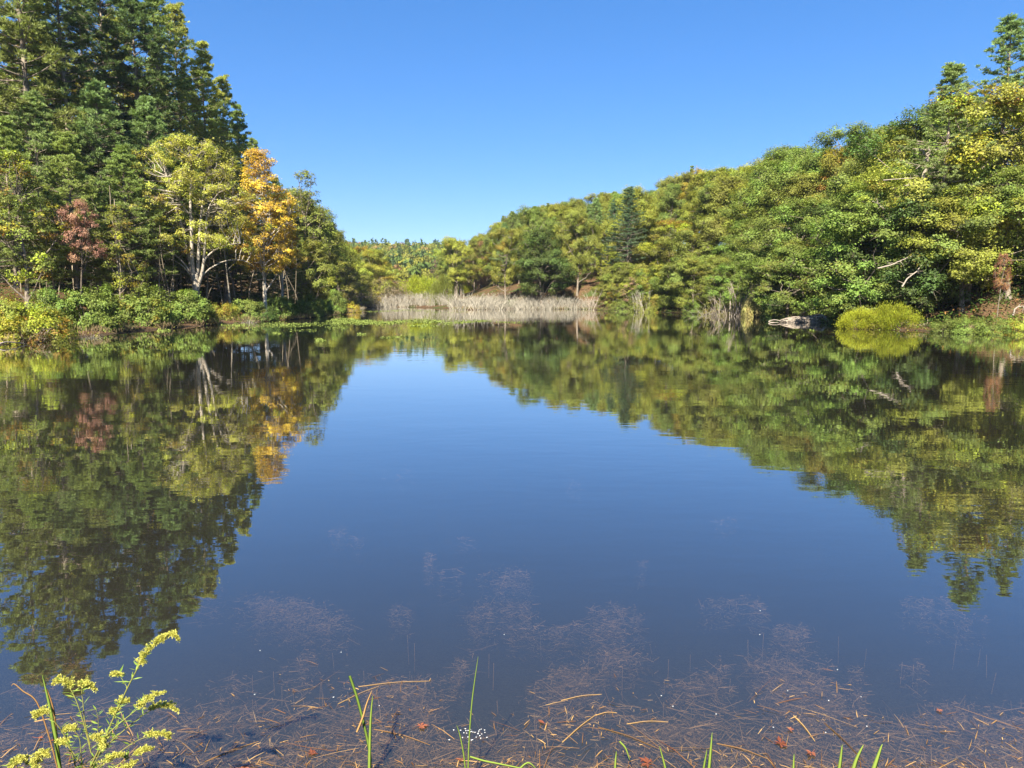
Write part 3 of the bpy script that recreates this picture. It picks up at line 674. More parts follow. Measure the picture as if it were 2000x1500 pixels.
# slim bare stems in the dark under the pines
def pole(seed):
    rng = RNG(seed); g = Geo(); h = 7.5; a = rng.normal(0, .45, 2); tube(g, catmull([(0, 0, -.3), (a[0] * .2, 0, 2), (a[0], a[1], 5), (a[0] * 1.6, a[1], h)], 4), np.linspace(.055, .02, 13), 5)
    n = 16; z = rng.uniform(1.2, 7, n); th = rng.uniform(0, 6.28, n); b = np.stack([a[0] * (z / 5) ** 1.2, a[1] * z / 7, z], 1); l = rng.uniform(.3, 1.3, n)
    segs(g, b, b + np.stack([np.cos(th) * l, np.sin(th) * l, l * rng.uniform(-.1, .6, n)], 1), .012, .004, 3)
    return g.mesh('sapling_wood', M_palebark, True)
poles = [pole(s) for s in (1, 2, 3)]
rg = RNG(8)
for k in range(58):
    Y = rg.uniform(47, 74); px = rg.uniform(-20, 655) if k > 8 else [8, 100, 122, 50, 190, 215, 240, 330, 40][k]
    if px > 560: Y = rg.uniform(70, 84)
    x = (px - 1000) / F * Y
    while shore_d([x], [Y])[0] < 4.0: x -= 1.0
    o = obj('bare_sapling', poles[k % 3]); o.location = (x, Y, lz(x, Y)); o.rotation_euler = (0, rg.normal(0, .06), rg.uniform(0, 6)); s = rg.uniform(.75, 1.25); o.scale = (s, s, s)
    v = rg.uniform(.35, .85); o.color = (v, v * .95, v * .85, 1)
    tag(o, 'thin leafless stem in the shade under the pines', 'sapling', 'thin bare stems under the shaded pines')

# ------------------------------------------------------------------ shore shrubs
def shore_bush(key, px, base, top, wpx, colr, lab, au=None, deep=0.9, name='bush', back=0.0, cat='bush', grp=None):
    q = at(px, base); Y = q[1] + back - .05
    s0 = aty(px, top, Y); h = s0[2] - lz(s0[0], Y) + .15; W = {'bush': 1.9, 'fine': 1.9, 'willow': 2.2, 'sparse': 2.2, 'scruff': 2.9}[key.rstrip('0123456789')]
    sx = (wpx / 2.2 / F * Y) / (W * h / ph(key) * .98)
    return place(name, cat, key, s0[0], Y, h, colr, lab, grp, sxy=sx * (.9 if key[:4] == 'bush' else 1), autumn=au)
for a in [
    ('fine0', 62, 668, 600, 160, 'olive green', 'wide low bush of yellow, orange and green leaves at the water', .62),
    ('bush1', 18, 660, 572, 110, 'yellow green', 'pale green bush behind the orange one at the picture edge', .2),
    ('bush0', 92, 652, 565, 90, (.175, .240, .042, .03), 'green bush between the orange bush and the first full round one', .08),
    ('bush2', 172, 650, 560, 128, (.175, .240, .042, .03), 'large round bright green bush, second in the shore row', .03),
    ('bush3', 278, 641, 561, 118, (.175, .240, .042, .03), 'round green bush with a rusty patch on top', .12),
    ('bush0', 368, 635, 567, 105, (.175, .240, .042, .03), 'rounded bright green bush at the foot of the forked tree', .03),
    ('fine1', 396, 634, 598, 60, 'brownish yellow', 'low yellowish twiggy bush beside the forked tree bush', .3),
    ('fine2', 436, 630, 590, 60, 'yellow green', 'small yellow green bush in the gap of the shore row', .4),
    ('bush1', 486, 627, 580, 72, 'mid green', 'dark leafy low bush below the slender bent tree', 0.),
    ('bush2', 540, 624, 575, 80, 'mid green', 'dark leafy low bush in front of the golden trunks', 0.),
    ('bush3', 600, 620, 578, 74, 'mid green', 'dark leafy low bush under the dark hemlocks', 0.),
    ('bush0', 655, 614, 566, 48, 'bright green', 'upright green bush at the end of the dark low row', 0.),
    ('fine0', 690, 610, 592, 32, 'golden', 'small yellow and rust bush at the tip of the bank', .3),
    ('fine1', 512, 627, 596, 60, 'dark green', 'small dark bush filling between the low dark ones', 0.),
    ('bush1', 628, 617, 582, 50, 'mid green', 'small dark bush before the upright green one', 0.),
    ('sparse0', 712, 601, 545, 70, 'brownish yellow', 'thin greyish scrub bush at the inner corner of the pond', .2),
    ('sparse1', 752, 599, 548, 70, 'dull brown', 'thin grey brown scrub bush left of the grey thicket', 0.),
    ('sparse0', 782, 599, 552, 60, 'dull brown', 'thin scrub bush at the start of the grey thicket', 0.),
    ('willow0', 800, 596, 544, 60, 'lime green', 'lime yellow willow bush first behind the grey thicket', .0),
    ('willow1', 836, 594, 545, 56, 'lime green', 'lime yellow willow bush second behind the grey thicket', .0),
    ('willow2', 862, 600, 545, 44, 'olive green', 'tall lime willow bush splitting the grey thicket down to the water', .0),
    ('willow0', 905, 592, 546, 50, 'lime green', 'lime willow bush third behind the grey thicket', .0),
]:
    shore_bush(a[0], a[1], a[2], a[3], a[4], a[5], a[6], a[7])
for a in [
    ('willow1', 1680, 642, 608, 72, 'lime green', 'lower yellow part bush of the lime pair at the waterside', .0),
    ('willow0', 1744, 643, 596, 90, 'lime green', 'bright lime yellow bush standing at the water right of the root tangle', .0),
    ('fine2', 1668, 634, 584, 52, 'brownish yellow', 'small brownish bush behind the lime waterside bush', .35),
    ('bush1', 1518, 625, 566, 62, 'dark green', 'dark dense bush with shade put into its leaf colour, beside the tan one', .0),  # dark leaves stand for the shaded part of one bush
    ('fine1', 1476, 619, 552, 46, (.40, .37, .14, .1), 'tan upright bush with sunlight put into its leaf colour, against the dark one', .1),  # pale tan leaves stand for the sunlit part of that bush
    ('sparse0', 1436, 617, 572, 60, 'brownish yellow', 'thin tan scrub bush with pale stalks at the shore', .1),
    ('sparse1', 1398, 616, 580, 60, 'brownish yellow', 'thin tan scrub bush beneath the yellow oak', .1),
    ('fine0', 1355, 613, 588, 44, 'bright green', 'low bright green bush overhanging the far shore', .0),
    ('fine2', 1215, 608, 583, 60, 'mid green', 'low green bush at the foot of the tall shore pine', .05),
    ('fine1', 1262, 610, 580, 50, 'olive green', 'low olive bush below the dead rusty tree', .2),
    ('fine1', 1640, 634, 612, 34, 'dark green', 'small dark plant clump beside the lime bush pair', .0),
    ('fine0', 1846, 650, 622, 60, 'mid green', 'low green plant clump next to the shore log', .0),
    ('fine2', 1892, 652, 616, 66, 'bright green', 'low bright green plant clump, middle of the creeping row', .0),
    ('fine1', 1944, 653, 622, 66, 'bright green', 'low leafy clump near the end of the creeping row', .12),
    ('fine0', 1996, 654, 620, 66, 'yellow green', 'yellowish leafy clump at the picture edge of the creeping row', .3),
    ('sparse1', 2010, 640, 560, 90, 'olive green', 'half bare feathery bush at the picture edge above the creeping row', .2),
]:
    shore_bush(a[0], a[1], a[2], a[3], a[4], a[5], a[6], a[7])

# ------------------------------------------------------------------ wooded slope
GR = 'trees on the wooded slope'
HR = [
    ('pine_tree', 'pine0', 1229, 364, 111, (.10, .165, .075, 0), None, 'tall shore pine with pale trunk showing through level boughs'),
    ('pine_tree', 'pine2', 1017, 414, 152, 'pine green', None, 'pine with long white leaning bare trunk above the grey thicket'),
    ('pine_tree', 'pine2', 1046, 452, 150, 'pine green', None, 'second pale trunked pine beside the one with the white leaning trunk'),
    ('pine_tree', 'pine1', 1352, 322, 128, 'pine green', None, 'pine breaking the skyline above the yellow oak'),
    ('pine_tree', 'young0', 1398, 400, 112, 'blue green', None, 'bluish pine standing among oaks above the tan scrub'),
    ('pine_tree', 'pine1', 1200, 388, 122, (.12, .19, .09, 0), None, 'bluish pine just behind the tall shore pine'),
    ('pine_tree', 'young1', 1135, 430, 160, 'blue green', None, 'bluish pine on the slope above the end of the grey thicket'),
    ('pine_tree', 'young2', 1100, 450, 168, 'blue green', None, 'second bluish pine on the slope above the grey thicket'),
    ('pine_tree', 'pine2', 1862, 120, 47, 'blue green', None, 'ragged pine with exposed trunk standing clear of the skyline'),
    ('pine_tree', 'pine0', 1978, 28, 50, 'blue green', None, 'tallest pine of the slope, at the upper picture edge'),
    ('pine_tree', 'pine1', 2060, 60, 47, 'pine green', None, 'pine just outside the frame beside the tallest one'),
    ('pine_tree', 'young2', 900, 520, 175, 'pine green', None, 'green pine above the lime willows at the head of the pond'),
    ('pine_tree', 'young0', 868, 505, 195, 'blue green', None, 'pointed dark pine behind the lime willow that splits the thicket'),
    ('pine_tree', 'young2', 1075, 490, 150, 'pine green', None, 'green pine between the pale trunked pair and the brown bare tree'),
    ('pine_tree', 'young1', 985, 470, 165, 'pine green', None, 'green pine on the near side of the russet tree'),
    ('golden_tree', 'oak1', 1038, 436, 170, 'golden', .0, 'golden crowned tree just above the white trunked pine'),
    ('autumn_tree', 'oak4', 1031, 462, 162, (.42, .17, .02, 0), None, 'small vivid orange crown between the two pale trunked pines'),
    ('autumn_tree', 'oak4', 926, 497, 170, 'russet', None, 'russet red tree above the beginning of the grey thicket'),
    ('autumn_tree', 'airy1', 900, 492, 180, 'dull brown', None, 'brownish half bare tree next to the russet one'),
    ('oak_tree', 'oak1', 965, 482, 158, 'yellow green', .25, 'yellow green tree between russet tree and white trunked pine'),
    ('autumn_tree', 'airy0', 1082, 478, 142, 'dull brown', None, 'brown thin crowned tree on the slope above the grey thicket'),
    ('oak_tree', 'oak3', 1110, 505, 136, 'olive green', .15, 'dense olive tree close behind the end of the thicket'),
    ('oak_tree', 'oak0', 1318, 430, 100, 'orange tinged', .42, 'large yellow orange oak near the shore, the warmest crown of the slope'),
    ('oak_tree', 'oak2', 1372, 460, 96, 'yellow green', .15, 'yellow green shore oak beside the yellow orange one'),
    ('oak_tree', 'oak4', 1300, 520, 94, 'olive green', .2, 'small oak overhanging the water below the yellow orange oak'),
    ('autumn_tree', 'oak4', 1650, 290, 74, 'orange tinged', .35, 'orange oak crown high on the slope near the skyline'),
    ('oak_tree', 'oak0', 1920, 178, 47, 'orange tinged', .35, 'yellow orange oak between the ragged pine and the tallest pine'),
    ('oak_tree', 'oak0', 1560, 390, 68, 'bright green', .04, 'bright green shore oak right above the dark dense bush'),
    ('oak_tree', 'lowoak0', 1545, 480, 62, 'bright green', .04, 'low spreading green oak beside the dark dense bush'),
    ('oak_tree', 'oak2', 1712, 360, 60, 'bright green', .05, 'broad bright oak over the lime bush'),
    ('oak_tree', 'oak3', 1790, 330, 50, 'yellow green', .06, 'big yellow green oak with spreading sprays above the shore log'),
    ('oak_tree', 'oak0', 1900, 350, 46, 'yellow green', .06, 'big yellow green oak leaning out above the creeping plants'),
    ('oak_tree', 'oak2', 1990, 340, 45, 'bright green', .05, 'bright oak cut by the picture edge above the creeping plants'),
    ('oak_tree', 'oak1', 1460, 430, 84, 'bright green', .06, 'bright green shore oak above the thin tan scrub'),
    ('oak_tree', 'lowoak2', 1410, 510, 88, 'bright green', .06, 'low green oak just behind the thin tan scrub'),
    ('oak_tree', 'oak3', 1625, 400, 67, 'dark green', .03, 'shaded dark oak behind the root tangle'),
    ('willow_tree', 'scruff0', 1148, 535, 124, 'yellow green', .1, 'small yellow green waterside tree on pale stems at the thicket end'),
    ('autumn_tree', 'scruff1', 1248, 535, 107, (.27, .19, .10, 0), None, 'dead rusty leaved tree with pale twigs at the far shore'),
    ('autumn_tree', 'scruff2', 1204, 552, 106, 'orange tinged', .8, 'small orange and red tree under the tall shore pine'),
    ('autumn_tree', 'scruff0', 1272, 556, 103, (.33, .20, .04, 0), None, 'small orange tree beside the dead rusty one'),
    ('red_maple', 'maple1', 1958, 492, 50, (.27, .125, .06, 0), None, 'little red maple glowing under the oaks near the picture edge'),
]
for nm, key, px, top, Y, colr, au, lab in HR:
    cat = nm.replace('_', ' '); sx = 1.0
    if nm == 'red_maple': sx = .42
    if key.startswith('pine'): sx = .8 if px != 1229 else 1.0
    q = aty(px, top, Y); h = q[2] - lz(q[0], Y)
    while h < 5.0 and float(shore_d([q[0]], [Y])[0]) > 1.6: Y -= .5; q = aty(px, top, Y); h = q[2] - lz(q[0], Y)
    if px == 1229: sx = 1.15
    if px in (1978, 1862): sx = 1.15
    if px < 1000 and key[:5] == 'young': sx = .55
    if key[:3] in ('oak', 'low') and h > 0: sx = max(.75, min(1.25, 12.5 / h))
    by_top(nm, cat, key, px, top, Y, colr, lab, GR, autumn=au, sxy=sx, bark=(1.5, 1.5, 1.5, 1) if key == 'pine2' else (1, 1, 1, 1))
    BUSY.append((q[0], Y))

BUSY += [tuple(aty(1803, 330, 47)[:2]), tuple(aty(1803, 330, 50)[:2])]
LM = [(-400, 850, 'behind the pond head'), (850, 1000, 'above grey thicket start'), (1000, 1090, 'near pale trunked pines'), (1090, 1180, 'above grey thicket end'),
      (1180, 1280, 'around the tall shore pine'), (1280, 1390, 'above yellow orange oak'), (1390, 1480, 'above tan scrub'), (1480, 1560, 'above dark dense bush'),
      (1560, 1640, 'above root tangle'), (1640, 1760, 'above lime bush'), (1760, 1860, 'above shore log'), (1860, 1960, 'above creeping plants'), (1960, 9999, 'at picture edge')]
rg = RNG(21); cand = []
for (ya, yb, sp) in ((30, 66, 4.6), (66, 100, 5.0), (100, 165, 5.6), (165, 262, 7.2)):
    for yy in np.arange(ya, yb, sp * .9):
        for xx in np.arange(-30, 130, sp):
            cand.append((xx + rg.uniform(-.42, .42) * sp, yy + rg.uniform(-.4, .4) * sp))
cand = np.array(cand); D_ = shore_d(cand[:, 0], cand[:, 1]); Z_ = land(cand[:, 0], cand[:, 1])
rows = []
SUNNY = [tuple(at(px_, py_)[:2]) for px_, py_ in ((1530, 632), (1600, 634), (1670, 644), (1740, 646))]       # open ground by the root tangle and the lime bushes
for (x, y), d, z in zip(cand, D_, Z_):
    px, py = pix(x, y, z + 10)
    if d < 1.6 or px > 2140 or px < 770: continue
    if px < 872 or (x < -2 and y < 150): continue
    rc = np.interp(px, SKY[:, 0], SKY[:, 2])
    if y > rc * 1.12 + 5: continue
    if min([math.hypot(x - a, y - b) for a, b in BUSY[:1]] + [99]) < 6.5: continue
    if any(math.hypot(x - a, y - b) < 8.0 for a, b in SUNNY): continue
    if min([math.hypot(x - a, y - b) for a, b in BUSY] + [99]) < (3.2 if y < 110 else 4): continue
    if y > 180 and rg.uniform() < .25: continue
    rows.append((x, y, z, d, px, rc))
spec = []
WR = RNG(99)
for px_, py_ in [(1188, 606), (1206, 606.5), (1225, 607), (1243, 608), (1262, 609), (1284, 610), (1305, 611), (1326, 612), (1345, 613), (1385, 615), (1420, 617), (1455, 618), (1500, 621), (1528, 624), (1555, 627), ]:
    q_ = at(px_, py_); Y_ = q_[1] + WR.uniform(2.0, 4.0); x_ = q_[0] * Y_ / q_[1] + .6
    spec.append(['oak_tree', 'lowoak%d' % WR.integers(4), x_, Y_, WR.uniform(5.0, 7.5), ['bright green', 'mid green', 'olive green', 'yellow green'][WR.integers(4)], 'at the water', None, px_])
for px_ in range(1630, 2120, 36):  # row of low oaks added to shade the bare slope
    q_ = at(px_, 650); Y_ = q_[1] + WR.uniform(6, 9.5); x_ = (px_ - 1000) / F * Y_ + 1
    spec.append(['oak_tree', 'lowoak%d' % WR.integers(4), x_, Y_, WR.uniform(5.5, 8.5), ['bright green', 'dark green', 'mid green'][WR.integers(3)], 'low down', None, px_])
for s_ in spec: s_[7] = next(t for a, b, t in LM if a <= s_[8] < b)
for x, y, z, d, px, rc in rows:
    u = rg.uniform(); conifer_p = .10 if px > 1250 else .30
    if px > 1900: conifer_p = .2
    if px < 960: conifer_p = 0
    if u < conifer_p:
        key = ['young0', 'young1', 'young2', 'pine1'][rg.integers(4)]; colr = ['pine green', 'blue green', 'mid green'][rg.integers(3)]; h = rg.uniform(12, 16) if y > 100 else rg.uniform(11, 15); kind = 'pine_tree'
    else:
        key = 'oak%d' % rg.integers(5); w = rg.uniform(); kind = 'oak_tree'
        colr = 'olive green' if w < .30 else 'yellow green' if w < .56 else 'mid green' if w < .74 else 'bright green' if w < .90 else 'orange tinged' if w < .94 else 'golden' if w < .955 else 'russet' if w < .965 else 'dark green'
        if colr in ('golden', 'russet'): kind = 'autumn_tree'
        h = rg.uniform(10.5, 14.5)
    if y > rc * .85: h = min(h, 13.5)
    if d < 7 and px > 1280: h *= .8; key = ('lowoak%d' % rg.integers(4)) if kind == 'oak_tree' else key
    if px > 1520 and d > 4: h = rg.uniform(11.0, 13.6)
    row = 'at the water' if d < 7 else 'on the skyline' if y > rc * .86 else 'low down' if z < 4 else 'halfway up' if z < 9 else 'high up'
    h = max(5.0, min(h, float(np.interp(px, SKY[:, 0], SKY[:, 1])) * y * (1.09 if kind == 'pine_tree' else 1.03) + 2.2 - z))
    lm = next(t for a, b, t in LM if a <= px < b)
    spec.append([kind, key, x, y, h, colr, row, lm, px])
from collections import defaultdict
grp = defaultdict(list)
for i, s in enumerate(spec): grp[(s[0], s[5], s[6], s[7])].append(i)
ORD = ['leftmost', 'second from left', 'third from left', 'fourth from left', 'fifth from left', 'sixth from left', 'seventh from left', 'eighth from left', 'ninth from left', 'tenth from left', 'eleventh from left', 'twelfth from left', 'thirteenth from left', 'fourteenth from left', 'fifteenth from left']
LAB = {}
for k, ids in grp.items():
    ids.sort(key=lambda i: spec[i][8]); kd = {'pine_tree': 'pine', 'oak_tree': 'oak', 'autumn_tree': 'tree'}[k[0]]
    for n, i in enumerate(ids): LAB[i] = '%s %s %s, %s' % (k[1], kd, k[2], k[3]) if len(ids) == 1 else '%s of %s %ss %s, %s' % (ORD[min(n, 14)], k[1], kd, k[2], k[3])
for i, s in enumerate(spec):
    far_ = s[3] > 115 and s[0] != 'pine_tree'
    place(s[0], s[0].replace('_', ' '), s[1], s[2], s[3], s[4], s[5], LAB[i].replace('tree tree', 'tree'), GR, rng=rg, sxy=.95 if s[0] == 'pine_tree' else .82 if far_ else 1.1)
# ------------------------------------------------------------------ grey thicket at the head of the pond
def thicket():
    rng = RNG(31); g = Geo()
    for k in range(230):
        if k < 165: px = rng.uniform(880, 1165); base = 604 - abs(rng.normal(0, 1)) * .0; dy = rng.uniform(0, 16); h = rng.uniform(1.3, 2.1)
        else: px = rng.uniform(700, 875); base = 600; dy = rng.uniform(0, 14); h = rng.uniform(1.6, 2.6)
        q = at(px, base + 1); s = 1 + dy / q[1]; x, y = q[0] * s, q[1] * s
        if lz(x, y) > .9: continue
        bare_stems(g, rng, x, y, max(lz(x, y), 0), h, 2.2, n=17, tw=7, r=.022)
    return g.mesh('thicket', M_twig)
tag(obj('leafless_thicket', thicket()), 'grey leafless thicket of fine upright stems at the head of the pond', 'thicket', kind='stuff')
def bare_bush(label, px, base, h, W, n, tw, r, seed, name='bare_bush', back=0, mat=None, grp=None):
    q = at(px, base); y = q[1] + back; x = q[0] * y / q[1]; g = Geo(); bare_stems(g, RNG(seed), 0, 0, 0, h, W, n, tw, r)
    o = obj(name, g.mesh(name, mat or M_twig)); o.location = (x, y, max(lz(x, y), -.1)); return tag(o, label, 'bare bush', grp)
bare_bush('grey leafless bush standing forward in the water before the thicket', 898, 607, 2.7, 3.0, 34, 9, .03, 3)
bare_bush('grey leafless bush second in front of the thicket edge', 935, 606, 2.4, 2.6, 28, 8, .026, 4)
bare_bush('pale bare stems beside the small yellow green waterside tree', 1157, 606, 3.4, 2.2, 9, 4, .035, 5, mat=M_dead)
bare_bush('pale straight stalks rising from the thin tan scrub', 1440, 618, 3.6, 2.6, 20, 2, .045, 6, mat=M_dead)
bare_bush('shorter pale stalks beside the tan sunlit bush', 1410, 617, 2.6, 2.6, 18, 3, .035, 7, mat=M_dead)
bare_bush('pale twiggy bush at the far shore under the dead rusty tree', 1252, 610, 3.0, 2.4, 20, 5, .03, 8)
bare_bush('low dry twigs below the thin tan scrub', 1380, 616, 1.2, 3.6, 30, 4, .02, 9)
bare_bush('dry brown tuft at the foot of the second green bush', 172, 661, .55, .9, 40, 3, .012, 10)
bare_bush('dry brown tuft below the small yellow green bush', 420, 634, .6, .8, 40, 3, .012, 11)
bare_bush('dry brown tuft below the dark low bushes', 486, 631, .6, .9, 40, 3, .012, 12)
bare_bush('dry pinkish brush at the tip of the bank', 700, 608, 1.0, 1.4, 40, 4, .018, 13)

# ------------------------------------------------------------------ distant wood beyond the pond
def far_wood():
    rng = RNG(41); g = Geo(); pts = []
    for yy in np.arange(205, 640, 6.6):
        for xx in np.arange(-230, 110, 6.2):
            x = xx + rng.uniform(-3.4, 3.4); y = yy + rng.uniform(-3.6, 3.6); pts.append((x, y))
    pts = np.array(pts); Z = land(pts[:, 0], pts[:, 1])
    cols = np.array([(.105, .115, .022), (.15, .15, .025), (.075, .105, .025), (.05, .08, .025), (.06, .09, .035), (.17, .13, .045), (.18, .11, .05), (.13, .13, .03)])
    for (x, y), z in zip(pts, Z):
        px, py = pix(x, y, z)
        if px < 560 or px > 1270: continue
        rc = np.interp(px, SKY[:, 0], SKY[:, 2])
        if px < 850 and y < 250: continue
        if px > 845 and y < rc * .9: continue
        if px > 900 and y > rc * 1.3: continue
        j = rng.integers(0, 8) if (y > 400 and rng.uniform() < .5) or rng.uniform() < .15 else [0, 1, 2, 7, 0, 2, 4, 1][rng.integers(8)]
        con = j in (3, 4); r = rng.uniform(2.3, 3.9); h = rng.uniform(7.5, 10); n = int(150 if y < 330 else 80)
        d = norm(rng.normal(0, 1, (n, 3))); d[:, 2] = np.abs(d[:, 2]) * .9 - .15
        if con:
            u = rng.uniform(0, 1, n); a = rng.uniform(0, 6.28, n); rr = (1 - u) * r * .7
            p = np.stack([x + rr * np.cos(a), y + rr * np.sin(a), z + 2 + u * (h - .5)], 1)
        else:
            lob = 1 + .25 * np.sin(5 * np.arctan2(d[:, 1], d[:, 0]) + x) * (1 - np.abs(d[:, 2])); p = np.array([x, y, z + h - r]) + d * np.array([r, r, r * .85]) * lob[:, None] * rng.uniform(.75, 1.05, (n, 1))
        nr = norm(d + rng.normal(0, .4, (n, 3))); c = cols[j] * 1.4 * rng.uniform(.8, 1.2)
        kites(g, p, norm(np.cross(nr, rng.normal(0, 1, (n, 3)))), nr, rng.uniform(.8, 1.5, n), .8, c * rng.uniform(.65, 1.35, (n, 1)))
    return g.mesh('distant_wood', M_far)
tag(obj('distant_woods', far_wood()), 'distant wooded hills with green and rusty crowns beyond the valley', 'woods', kind='stuff')

# ------------------------------------------------------------------ undergrowth under the slope trees and at the waterline
def undergrowth():
    rng = RNG(43); g = Geo()
    for k in range(2300):
        if k >= 1500: x, y = rng.uniform(20, 44), rng.uniform(38, 58)  # extra clumps added to darken the bare sunlit bank
        elif k < 900: x, y = rng.uniform(16, 62), rng.uniform(36, 110)
        elif k < 1250: x, y = rng.uniform(-42, -18), rng.uniform(30, 105)
        else: x, y = rng.uniform(-30, 26), rng.uniform(100, 170)
        d = float(shore_d([x], [y])[0])
        if d < .6 or d > 22: continue
        z = lz(x, y); n = rng.integers(14, 46); w = rng.uniform(.3, .9); h = rng.uniform(.2, 1.1)
        p = np.stack([x + rng.normal(0, w, n), y + rng.normal(0, w, n), z + rng.uniform(0, h, n)], 1); nr = norm(rng.normal(0, .6, (n, 3)) + [0, 0, 1])
        c = np.array([(.06, .10, .02), (.10, .12, .025), (.04, .07, .015), (.22, .12, .04)][rng.choice(4, p=[.4, .25, .25, .1])])
        kites(g, p, norm(np.cross(nr, rng.normal(0, 1, (n, 3)))), nr, rng.uniform(.12, .26, n), .1, c * rng.uniform(.6, 1.4, (n, 1)))
    n = len(SHORE)                                       # low plants and dry grass right at the waterline
    for k in range(7, n):
        a, b = SHORE[k], SHORE[(k + 1) % n]; ln = float(np.linalg.norm(b - a))
        for t in range(int(ln * 5)):
            p0 = a + (b - a) * rng.uniform() + rng.normal(0, .45, 2); d = float(shore_d([p0[0]], [p0[1]])[0])
            if d < -.25 or d > 1.6 or p0[1] > 112 or p0[1] < 22: continue
            m = rng.integers(10, 30); w = rng.uniform(.12, .4); z = max(lz(p0[0], p0[1]), 0)
            p = np.stack([p0[0] + rng.normal(0, w, m), p0[1] + rng.normal(0, w, m), z + rng.uniform(0, .3, m)], 1)
            if rng.uniform() < (.75 if p0[0] < 0 else .35): dd = norm(rng.normal(0, .4, (m, 3)) + [0, 0, 1]); c = np.array([.30, .22, .12]); kites(g, p, dd, rng.normal(0, 1, (m, 3)), rng.uniform(.15, .4, m), .02, c * rng.uniform(.5, 1.2, (m, 1)))
            else:
                nr = norm(rng.normal(0, .6, (m, 3)) + [0, 0, 1]); c = np.array([(.15, .21, .035), (.10, .16, .03), (.24, .22, .04)][rng.integers(3)])
                kites(g, p, norm(np.cross(nr, rng.normal(0, 1, (m, 3)))), nr, rng.uniform(.08, .16, m), .07, c * rng.uniform(.6, 1.3, (m, 1)))
    return g.mesh('undergrowth', M_far)
tag(obj('undergrowth', undergrowth()), 'sparse low leafy undergrowth on the shaded slope and banks', 'undergrowth', kind='stuff')

# ------------------------------------------------------------------ bleached root tangle, logs, dead wood
def root_tangle():
    rng = RNG(51); g = Geo(); L = 3.4
    def prof(u): return .10 + .52 * np.clip(u, 0, 1) ** .55 + .12 * np.sin(u * 7) * u * (1 - u) * 2
    for k in range(64):
        a0 = rng.uniform(-.1, pi + .1); tw = rng.normal(0, .7); u = np.linspace(rng.uniform(0, .35), rng.uniform(.75, 1.0), 12)
        r = prof(u) * rng.uniform(.86, 1.05); a = a0 + tw * u + .18 * np.sin(u * 9 + k)
        tube(g, np.stack([u * L, -np.cos(a) * r * 1.2, np.sin(a) * r + .02], 1), np.linspace(.022, .05, 12) * rng.uniform(.6, 1.2), 5, (rng.uniform(),) * 3)
    for uu, rr in ((1.0, .072), (.98, .05), (.8, .035), (.55, .03)):          # hoop of the blunt end
        a = np.linspace(-.4, pi + .4, 16); r = prof(uu) * (1.02 if uu > .9 else 1.0)
        tube(g, np.stack([np.full(16, uu * L) + .05 * np.sin(a * 3), -np.cos(a) * r * 1.2, np.sin(a) * r], 1), rr, 7, (.8, .8, .8))
    for k in range(16):                                                     # spokes inside the blunt end
        a = rng.uniform(0, pi); r = prof(1.0); b = a + rng.normal(0, .9)
        tube(g, bez((L, -np.cos(a) * r * 1.2, np.sin(a) * r), (L - .2, 0, .2), (L - rng.uniform(.1, .8), -np.cos(b) * r, abs(np.sin(b)) * r * .8), 6), .022, 5, (.4, .4, .4))
    tube(g, catmull([(.1, 0, .12), (-.35, .1, .2), (-.75, 0, .14), (-.9, -.1, .05), (-.6, -.15, .0), (-.1, -.1, -.02)], 5), .035, 6, (.7, .7, .7))   # loose loop
    for k in range(9):
        x0 = rng.uniform(.2, 1.6); tube(g, bez((x0, -.3, .15), (x0 - .2, -.55, .12), (x0 - .1, -.7, -.25), 5), .03, 5, (.6, .6, .6))
    return g.mesh('root_tangle', M_dead, True)
q = at(1526, 630); o = obj('root_tangle', root_tangle()); o.location = (q[0], q[1] + .4, 0); tag(o, 'bleached tangle of driftwood roots lying in the water at the shore', 'root tangle')
def log(label, P, r, seed, name='fallen_log', mat=None, cat='log'):
    rng = RNG(seed); P = np.array(P, float); c = P[0].copy(); g = Geo(); Q = catmull(P - c, 5); Q[1:-1] += rng.normal(0, r * .25, (len(Q) - 2, 3))
    tube(g, Q, np.linspace(r, r * .5, len(Q)), 7, (rng.uniform(.4, .8),) * 3)
    for k in range(5):
        i = rng.integers(1, len(Q) - 1); d = norm(rng.normal(0, 1, 3) + np.array([0, 0, .6])); tube(g, np.array([Q[i], Q[i] + d * r * 5, Q[i] + d * r * 9 + rng.normal(0, r, 3)]), [r * .4, r * .25, r * .1], 5, (.5, .5, .5))
    o = obj(name, g.mesh(name, mat or M_dead, True)); o.location = c; return tag(o, label, cat)
a, b = at(1782, 644), at(1835, 643); log('pale fallen log at the waterline beside the lime bush', [(a[0], a[1] + .2, .12), ((a[0] + b[0]) / 2, a[1] + .5, .3), (b[0], b[1] + .9, .15)], .11, 1)
a, b = at(1900, 652), at(1985, 654); log('thin grey log lying along the creeping plants', [(a[0], a[1] - .1, .05), ((a[0] + b[0]) / 2, a[1], .1), (b[0], b[1] + .1, .12)], .06, 2)
a, b = at(4, 676), at(58, 672); log('thin fallen branch at the water under the orange bush', [(a[0], a[1] - .3, .05), ((a[0] + b[0]) / 2, a[1], .18), (b[0], b[1] - .3, .03)], .035, 3, name='fallen_branch', cat='branch')
def dead_wood(label, pts, r, Y, seed, name='dead_branch', cat='dead branch'):
    return log(label, [aty(p[0], p[1], Y + (p[2] if len(p) > 2 else 0)) for p in pts], r, seed, name, M_dead, cat)
dead_wood('bleached forked snag standing among the oak crowns below the ragged pine', [(1800, 358), (1806, 335), (1812, 312), (1806, 300), (1796, 290)], .12, 47, 4, 'dead_snag', 'snag')
dead_wood('bleached dead branch level across the oak crowns under the snag', [(1725, 352), (1760, 349), (1790, 347)], .03, 45.5, 5)
dead_wood('thin dead branch level below the snag', [(1765, 362), (1785, 361), (1796, 355)], .03, 45.5, 6)
